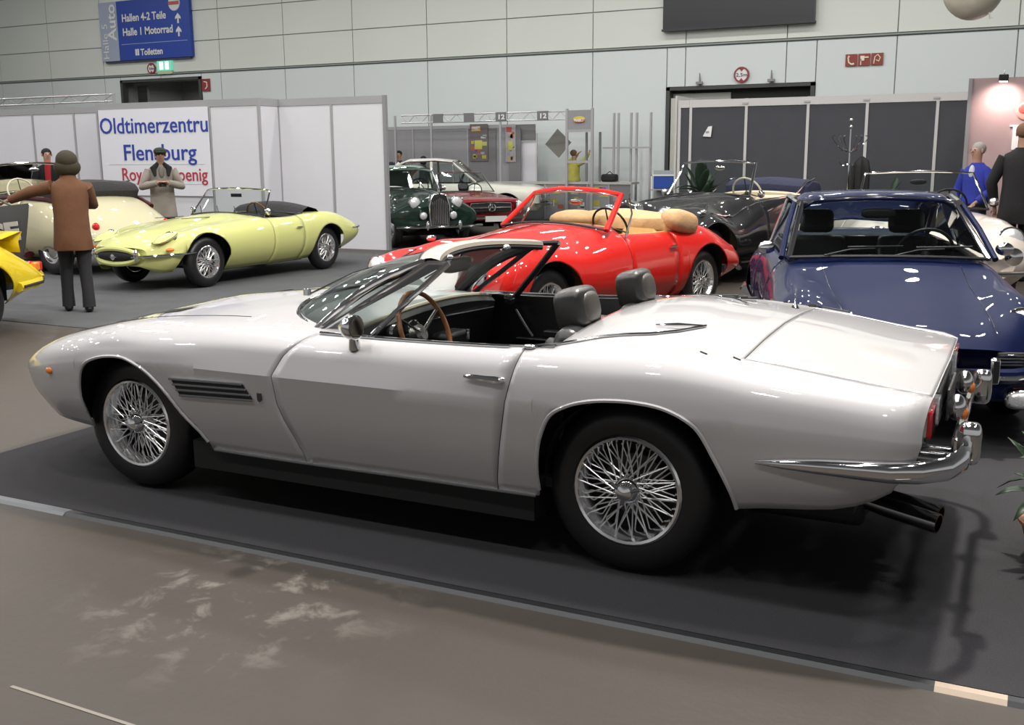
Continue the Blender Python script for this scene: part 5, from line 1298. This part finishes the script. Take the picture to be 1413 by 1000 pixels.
MB().grid([[(r*math.cos(a), .75*r*math.sin(a)+.02*math.sin(5*a), z) for a in np.linspace(0, 2*PI, 13)[:-1]] for r, z in ((.02, 1.56), (.10, 1.50), (.13, 1.35), (.125, 1.0), (.14, .6), (.15, .45))], True).build('coat_body', BLACKM, ct, 60)
MB().tube([(-.11, -.03, 1.42), (-.13, -.05, 1.1), (-.11, -.05, .85)], [.04, .045, .035], 8).build('sleeve', BLACKM, ct)
LEAF = mat('leaf_dark', (.012, .035, .012), .45, noise=(6, .5)); STEM = mat('stem_brown', (.06, .045, .02), .7); TERRA = mat('terracotta', (.52, .24, .12), .7, noise=(8, .15))
def plant(name, label, loc, h, n, spread, pot, lw=.05, droop=.4, potm=TERRA, seed=1, stem=.25):
    t = thing(name, label, 'plant', loc)
    r, ph = pot
    p_ = MB().lathe([(.001, .0), (r*.7, .0), (r, ph*.92), (r*1.08, ph*.92), (r*1.08, ph), (r*.9, ph), (r*.88, ph*.88), (.001, ph*.88)], (0, 0, 0), (0, 0, 1), 24).build('pot', potm, t)
    rnd = random.Random(seed)
    MB().tube([(0, 0, ph*.8), (.01, 0, ph+stem)], [.018, .012], 6).build('stem', STEM, t)
    for k in range(n):
        a = 2*PI*k/n*2.4 + rnd.uniform(-.3, .3); el = rnd.uniform(.1, 1); L = h*rnd.uniform(.7, 1.05); u = Vector((math.cos(a), math.sin(a), 0)); v = Vector((-math.sin(a), math.cos(a), 0))
        z0 = ph + stem*rnd.uniform(.2, 1); rows_ = []
        for i in range(6):
            f = i/5; out = spread*L*f*(1.1-el*.5); z = z0 + L*(f*(.35+.65*el) - droop*f*f*(1.3-el)); wv = lw*math.sin(PI*min(1, f*.93+.07))**.8
            p = u*out + Vector((0, 0, z)); rows_.append([p-v*wv+Vector((0, 0, wv*.3)), p, p+v*wv+Vector((0, 0, wv*.3))])
        MB().grid(rows_).build('leaf', LEAF, t, 60, solid=.002)
    return t
plant('potted_palm', 'dark bushy potted plant in front of the left end of the dark grey stand', (-2.36, 12.7, 0), .62, 60, .75, (.2, .40), .085, .35, mat('pot_dark', (.03, .03, .03), .5), 3, .62)
plant('potted_plant', 'green potted plant in a terracotta pot at the right edge beside the silver convertible', (2.76, .13, .006), .46, 40, .62, (.13, .15), .032, .50, TERRA, 8, .16)
plant('potted_plant', 'small dark potted plant behind the windscreen of the off-white roadster', (.62, 13.0, 0), .35, 18, .6, (.12, .3), .05, .4, MATS['pot_dark'], 5, .7)
# ------------------------------------------------------------------ people (modelled facing local -y, then turned)
SKIN = mat('skin', (.42, .24, .17), .5)
def skin_mesh(name, vs, es, m, parent, sub=1, smooth=True):
    me = bpy.data.meshes.new(name); me.from_pydata([v[0] for v in vs], es, [])
    o = bpy.data.objects.new(name, me); COL.objects.link(o); o.parent = parent; me.materials.append(m)
    sk = o.modifiers.new('skin', 'SKIN'); sk.use_smooth_shade = True; sk.branch_smoothing = .6
    for i, v in enumerate(vs):
        r = v[1]; me.skin_vertices[0].data[i].radius = (r, v[2] if len(v) > 2 else r)
        me.skin_vertices[0].data[i].use_root = (i == 0)
    sb = o.modifiers.new('sub', 'SUBSURF'); sb.levels = sub; sb.render_levels = sub
    return o
def person(label, loc, rz, H, top, legs, hair, arms, lean=(0, 0), headtilt=0, coat=.0, cap=None, shoes=None, loose=1.0, hairlen=.0, step=((-.09, .0), (.09, .0)), shirt=None, cuff=True):
    """arms: for each side (elbow, wrist) in body coordinates of a 1.75 m figure"""
    k = H/1.75; g = thing('person', label, 'person', loc, rz)
    V = lambda x, y, z: Vector((x*k, y*k, z*k)); lx, ly = lean
    L = lambda x, y, z: V(x + lx*max(0, z-.95), y + ly*max(0, z-.95), z)
    pel = L(0, 0, .96); ch = L(0, .0, 1.28); nk = L(0, 0, 1.47); hd0 = L(0, -.01, 1.56) + V(0, -headtilt*.03, 0); hc = L(0, -.02-headtilt*.06, 1.64-headtilt*.02); ht = L(0, -.01-headtilt*.05, 1.71-headtilt*.03)
    vs = [(pel, .135*k, .10*k), (L(0, 0, 1.12), .12*k, .09*k), (ch, .15*k, .10*k), (L(0, .0, 1.39), .095*k, .065*k), (nk, .055*k, .055*k), (hd0, .062*k, .07*k), (hc, .078*k, .095*k), (ht, .058*k, .072*k)]
    es = [(0, 1), (1, 2), (2, 3), (3, 4), (4, 5), (5, 6), (6, 7)]
    def add(v, par): vs.append(v); es.append((par, len(vs)-1)); return len(vs)-1
    for s, (fx, fy) in zip((-1, 1), step):
        a = add((V(s*.095, .0, .88), .085*k), 0); b = add((V((s*.095+fx)/2, (fy*.5-.02), .49), .055*k), a)
        c = add((V(fx, fy+.02, .09), .036*k), b); add((V(fx, fy-.14, .035), .032*k), c)
    wr = []
    for s, (el, wp) in zip((-1, 1), arms):
        sh = add((L(s*.165, .01, 1.36), .036*k), 3); e_ = add((L(*el), .034*k), sh); w_ = add((L(*wp), .028*k), e_)
        d = (L(*wp)-L(*el)).normalized(); palm = add((L(*wp)+d*.06*k, .032*k, .020*k), w_); wr.append((L(*el), L(*wp), d, s))
        side = d.cross(Vector((0, 0, 1))); side = side.normalized() if side.length > .1 else Vector((1, 0, 0))
        for q in range(4):
            o = side*((q-1.5)*.020*k); f1 = add((L(*wp)+d*.105*k+o, .0095*k), palm); f2 = add((L(*wp)+d*(.14+.008*(1.5-abs(q-1.5)))*k+o*1.1+V(0, 0, -.015), .0085*k), f1)
        t1 = add((L(*wp)+d*.06*k+side*.040*k*(-s), .0105*k), palm); add((L(*wp)+d*.10*k+side*.055*k*(-s), .009*k), t1)
    skin_mesh('body', vs, es, SKIN, g, 1)
    # face: nose, eyes, ears, mouth
    f = V(0, -1, 0)
    MB().ball(hc+V(0, -.098, -.005), (.012*k, .018*k, .020*k), 8, 6).build('nose', SKIN, g)
    for s in (-1, 1):
        MB().ball(hc+V(s*.031, -.086, .018), .010*k, 8, 6).build('eye', mat('eye_dark', (.03, .02, .02), .3), g)
        MB().ball(hc+V(s*.082, .0, .0), (.012*k, .02*k, .03*k), 8, 6).build('ear', SKIN, g)
    MB().ball(hc+V(0, -.088, -.048), (.024*k, .008*k, .006*k), 8, 5).build('mouth', mat('lip', (.35, .12, .10), .5), g)
    # hair or cap
    if hair:
        m = MB(); hr = 1+hairlen
        m.ball(hc+V(0, .036, .034 - .03*hairlen), (.090*k*hr, .092*k*hr, .088*k*hr), 18, 12)
        if hairlen: m.ball(hc+V(0, .030, -.050), (.112*k*hr, .090*k*hr, .105*k), 16, 10)
        m.build('hair', hair, g)
    if cap:
        c_ = MB().ball(hc+V(0, .005, .055), (.10*k, .115*k, .065*k), 18, 8, p=.9).build('cap', cap, g)
        MB().ball(hc+V(0, -.11, .045), (.065*k, .055*k, .010*k), 14, 6).build('peak', cap, c_)
    # trousers: hips and two tapering legs
    hp = L(0, 0, .98); m = MB()
    ring = lambda c, rx, ry, n=16: [(c[0]+rx*math.cos(a), c[1]+ry*math.sin(a), c[2]) for a in np.linspace(0, 2*PI, n+1)[:-1]]
    m.grid([ring(V(0, 0, .80), .10*k, .09*k), ring(V(0, 0, .86), .165*k, .115*k), ring(V(0, 0, .95), .17*k, .12*k), ring(L(0, 0, 1.06), .15*k, .11*k)], True)
    for s, (fx, fy) in zip((-1, 1), step):
        m.tube([V(s*.085, 0, .90), V(s*.088+(fx-s*.088)*.25, fy*.2-.012, .70), V(s*.088+(fx-s*.088)*.5, fy*.5-.03, .49), V(fx, fy*.9+.0, .25), V(fx, fy+.01, .055)], [.092*k, .088*k, .070*k, .064*k, .070*k], 14)
    m.build('trousers', legs, g, 60)
    for s, (fx, fy) in zip((-1, 1), step):
        m = MB(); m.ball((fx*k, (fy-.055)*k, .045*k), (.048*k, .135*k, .046*k), 14, 8, p=.8); m.build('shoe', shoes or BLACKR, g)
    # jacket: body from hem to collar, sleeves
    hem = .95 - coat; q = .86+.14*loose; m = MB()
    rg = [(hem, .195, .150), (hem+.02, .20, .155), ((hem+1.08)/2, .185, .145), (1.08, .175, .132), (1.25, .185, .132), (1.36, .195, .120), (1.42, .17, .100), (1.455, .11, .085), (1.49, .072, .075)]
    rows_ = []
    for i, (z, rx, ry) in enumerate(rg):
        c = L(0, .012, z) if z > .95 else V(0, .012, z); e_ = q if z < 1.44 else 1
        rows_.append([(c.x+rx*k*e_*math.copysign(abs(math.cos(a))**.85, math.cos(a))*(1+.03*math.sin(5*a+i)), c.y+ry*k*e_*math.sin(a)*(1+.03*math.sin(4*a+2*i)), c.z) for a in np.linspace(0, 2*PI, 25)[:-1]])
    m.grid(rows_, True).add(rows_[0], [tuple(range(24))])
    for (e0, w0, d, s) in wr:
        sh = L(s*.165*q, .01, 1.385)
        m.tube([sh, sh.lerp(e0, .35), sh.lerp(e0, .75), e0, e0.lerp(w0, .3), e0.lerp(w0, .97)], [.072*k*q, .070*k*q, .062*k*q, .062*k*q, .058*k*q, .045*k*q], 12)
    m.build('jacket', top, g, 60)
    if shirt: MB().ball(L(0, -.085*loose, 1.36), (.045*k, .03*k, .10*k), 10, 8).build('shirt_front', shirt, g)
    return g, L, V
cloth = lambda n, c: mat(n, c, .85, bump=(40, .4, .006), noise=(7, .25))
BROWN = cloth('brown_suede', (.135, .058, .026)); DARKT = cloth('dark_trousers', (.014, .014, .017)); HAIRD = cloth('hair_dark', (.035, .028, .016)); GREYC = cloth('grey_beige_cloth', (.27, .24, .21)); BLK_C = cloth('black_cloth', (.007, .007, .008))
g1, L1, V1 = person('person in brown jacket and black trousers, seen from behind, arm stretched out to the left', (-6.44, 3.48, .006), math.radians(232), 1.66, BROWN, DARKT, HAIRD,
    (((-.24, -.14, 1.18), (-.10, -.36, 1.18)), ((.38, -.12, 1.33), (.60, -.26, 1.24))), coat=.26, loose=1.2, hairlen=.26, step=((-.10, .10), (.10, -.10)))
MB().tube([L1(0, .0, 1.47), L1(0, 0, 1.53)], [.085, .07], 12).build('collar', BROWN, g1)
bg_ = thing('carrier_bag', 'large dark grey printed bag held out by the person in the brown jacket', 'bag', (-6.66, 2.93, .30))
bm_ = []
for z, w_, d_ in ((.0, .08, .03), (.18, .20, .06), (.45, .30, .07), (.72, .36, .05), (.84, .38, .02)):
    bm_.append([(w_*math.cos(a)*.8 - .12*(1-z), d_*math.sin(a), z) for a in np.linspace(0, 2*PI, 17)[:-1]])
m = MB().grid(bm_, True); m.add(bm_[0], [tuple(range(16))]); bgo = m.build('bag_body', mat('bag_grey', (.055, .058, .066), .4), bg_, 60)
bg_.rotation_euler = (0, math.radians(-6), math.radians(24))
text('lettering', 'SE', .24, mat('bag_print', (.42, .42, .44), .5), bgo, (-.12, -.085, .50), rot=(PI/2, 0, 0), width=.30, bold=.012)
MB().tube([(-.10, 0, .83), (.0, 0, .90), (.10, 0, .83)], .012, 6).build('handle', mat('bag_grey', (.055, .058, .066)), bgo)
g2, L2, V2 = person('person in grey-beige coat and dark cap looking down at their hands before the banner', (-10.02, 8.42, .006), math.radians(48), 1.78, GREYC, DARKT, HAIRD,
    (((-.29, -.06, 1.14), (-.07, -.30, 1.20)), ((.29, -.06, 1.14), (.07, -.30, 1.20))), headtilt=.9, coat=.30, cap=cloth('cap_green', (.02, .03, .018)), loose=1.28, lean=(0, -.10), shirt=cloth('check_scarf', (.16, .15, .13)))
for s in (-1, 1): MB().tube([L2(s*.03, -.02, 1.50), L2(s*.12, -.10, 1.42), L2(s*.10, -.16, 1.30)], [.035, .05, .02], 8).build('collar', BLK_C, g2)
cm = thing('compact_camera', 'small dark camera in the hands of the person with the cap', 'camera', (-10.02+.34*math.sin(math.radians(48))*1.02, 8.42-.36*math.cos(math.radians(48)), 1.20))
MB().box((0, 0, 0), (.12, .05, .07), rz=math.radians(48)).build('camera_body', BLACKM, cm, bevel=.01); MB().lathe([(.022, 0), (.022, .03), (.018, .034), (.001, .03)], (.02, -.02, 0), (.7, -.7, 0), 12).build('lens', BLACKR, cm)
person('person in bright blue jumper with short grey hair behind the off-white roadster', (1.90, 10.9, 0), math.radians(-35), 1.73, cloth('blue_jumper', (.018, .03, .30)), DARKT, cloth('hair_grey', (.30, .28, .26)), (((-.26, -.02, 1.12), (-.20, -.22, .98)), ((.26, -.02, 1.12), (.20, -.22, .98))), cap=None, shirt=cloth('pale_shirt', (.5, .52, .58)), loose=1.1)[0]
g4 = person('person in a long black coat seen from behind at the right edge', (2.44, 10.3, 0), math.radians(176), 1.95, BLK_C, BLK_C, cloth('hair_brown', (.16, .09, .05)), (((-.30, .0, 1.10), (-.26, -.10, .84)), ((.30, .0, 1.10), (.26, -.10, .84))), coat=.30, loose=1.42)[0]
person('dark-haired person in black at the far left end of the white stand', (-14.0, 9.6, 0), math.radians(60), 1.80, BLK_C, BLK_C, cloth('hair_black', (.01, .01, .01)), (((-.26, -.05, 1.12), (-.18, -.25, 1.0)), ((.26, -.05, 1.12), (.16, -.25, 1.0))), loose=1.15)
rb = thing('red_scarf', 'bright red cloth strip hanging in front of the dark person at the far left', 'cloth', (-13.78, 9.36, .95))
MB().grid([[(-.06+.10*z, .01*math.sin(9*z), z), (.0+.13*z, -.02+.012*math.cos(7*z), z), (.07+.12*z, 0.01, z)] for z in np.linspace(0, .62, 8)]).build('cloth_strip', mat('red_cloth', (.55, .02, .03), .7), rb, 60, solid=.01)
person('dark-clothed person with one arm raised at the left of the grey booth', (-13.3, 20.75, 0), math.radians(20), 1.78, cloth('navy_cloth', (.02, .024, .035)), DARKT, MATS['hair_black'], (((-.38, -.05, 1.38), (-.72, -.05, 1.62)), ((.26, -.05, 1.12), (.2, -.25, 1.0))), loose=1.1)
person('smaller dark-haired person next to the one with the raised arm, by the grey booth', (-12.5, 20.7, 0), math.radians(-50), 1.62, MATS['navy_cloth'], DARKT, MATS['hair_black'], (((-.26, -.05, 1.08), (-.2, -.2, .9)), ((.26, -.05, 1.08), (.2, -.2, .9))), hairlen=.1)
person('person in a yellow shirt carrying a board behind the sales counter', (-8.25, 21.3, 0), math.radians(150), 1.76, cloth('yellow_shirt', (.42, .38, .07)), DARKT, MATS['hair_brown'], (((-.30, -.10, 1.45), (-.22, -.30, 1.66)), ((.30, -.10, 1.45), (.24, -.30, 1.64))), coat=.0, loose=1.2)
bd = thing('grey_board', 'square grey board held slanted by the person in the yellow shirt', 'board', (-8.55, 20.95, 1.93))
MB().box((0, 0, 0), (.52, .02, .52), rot=Matrix.Rotation(math.radians(42), 3, 'Y')).build('board', mat('board_grey', (.16, .16, .14), .6), bd, 0)
MB().box((0.0, .015, 0), (.40, .01, .40), rot=Matrix.Rotation(math.radians(42), 3, 'Y')).build('back_label', GP, bd, 0)
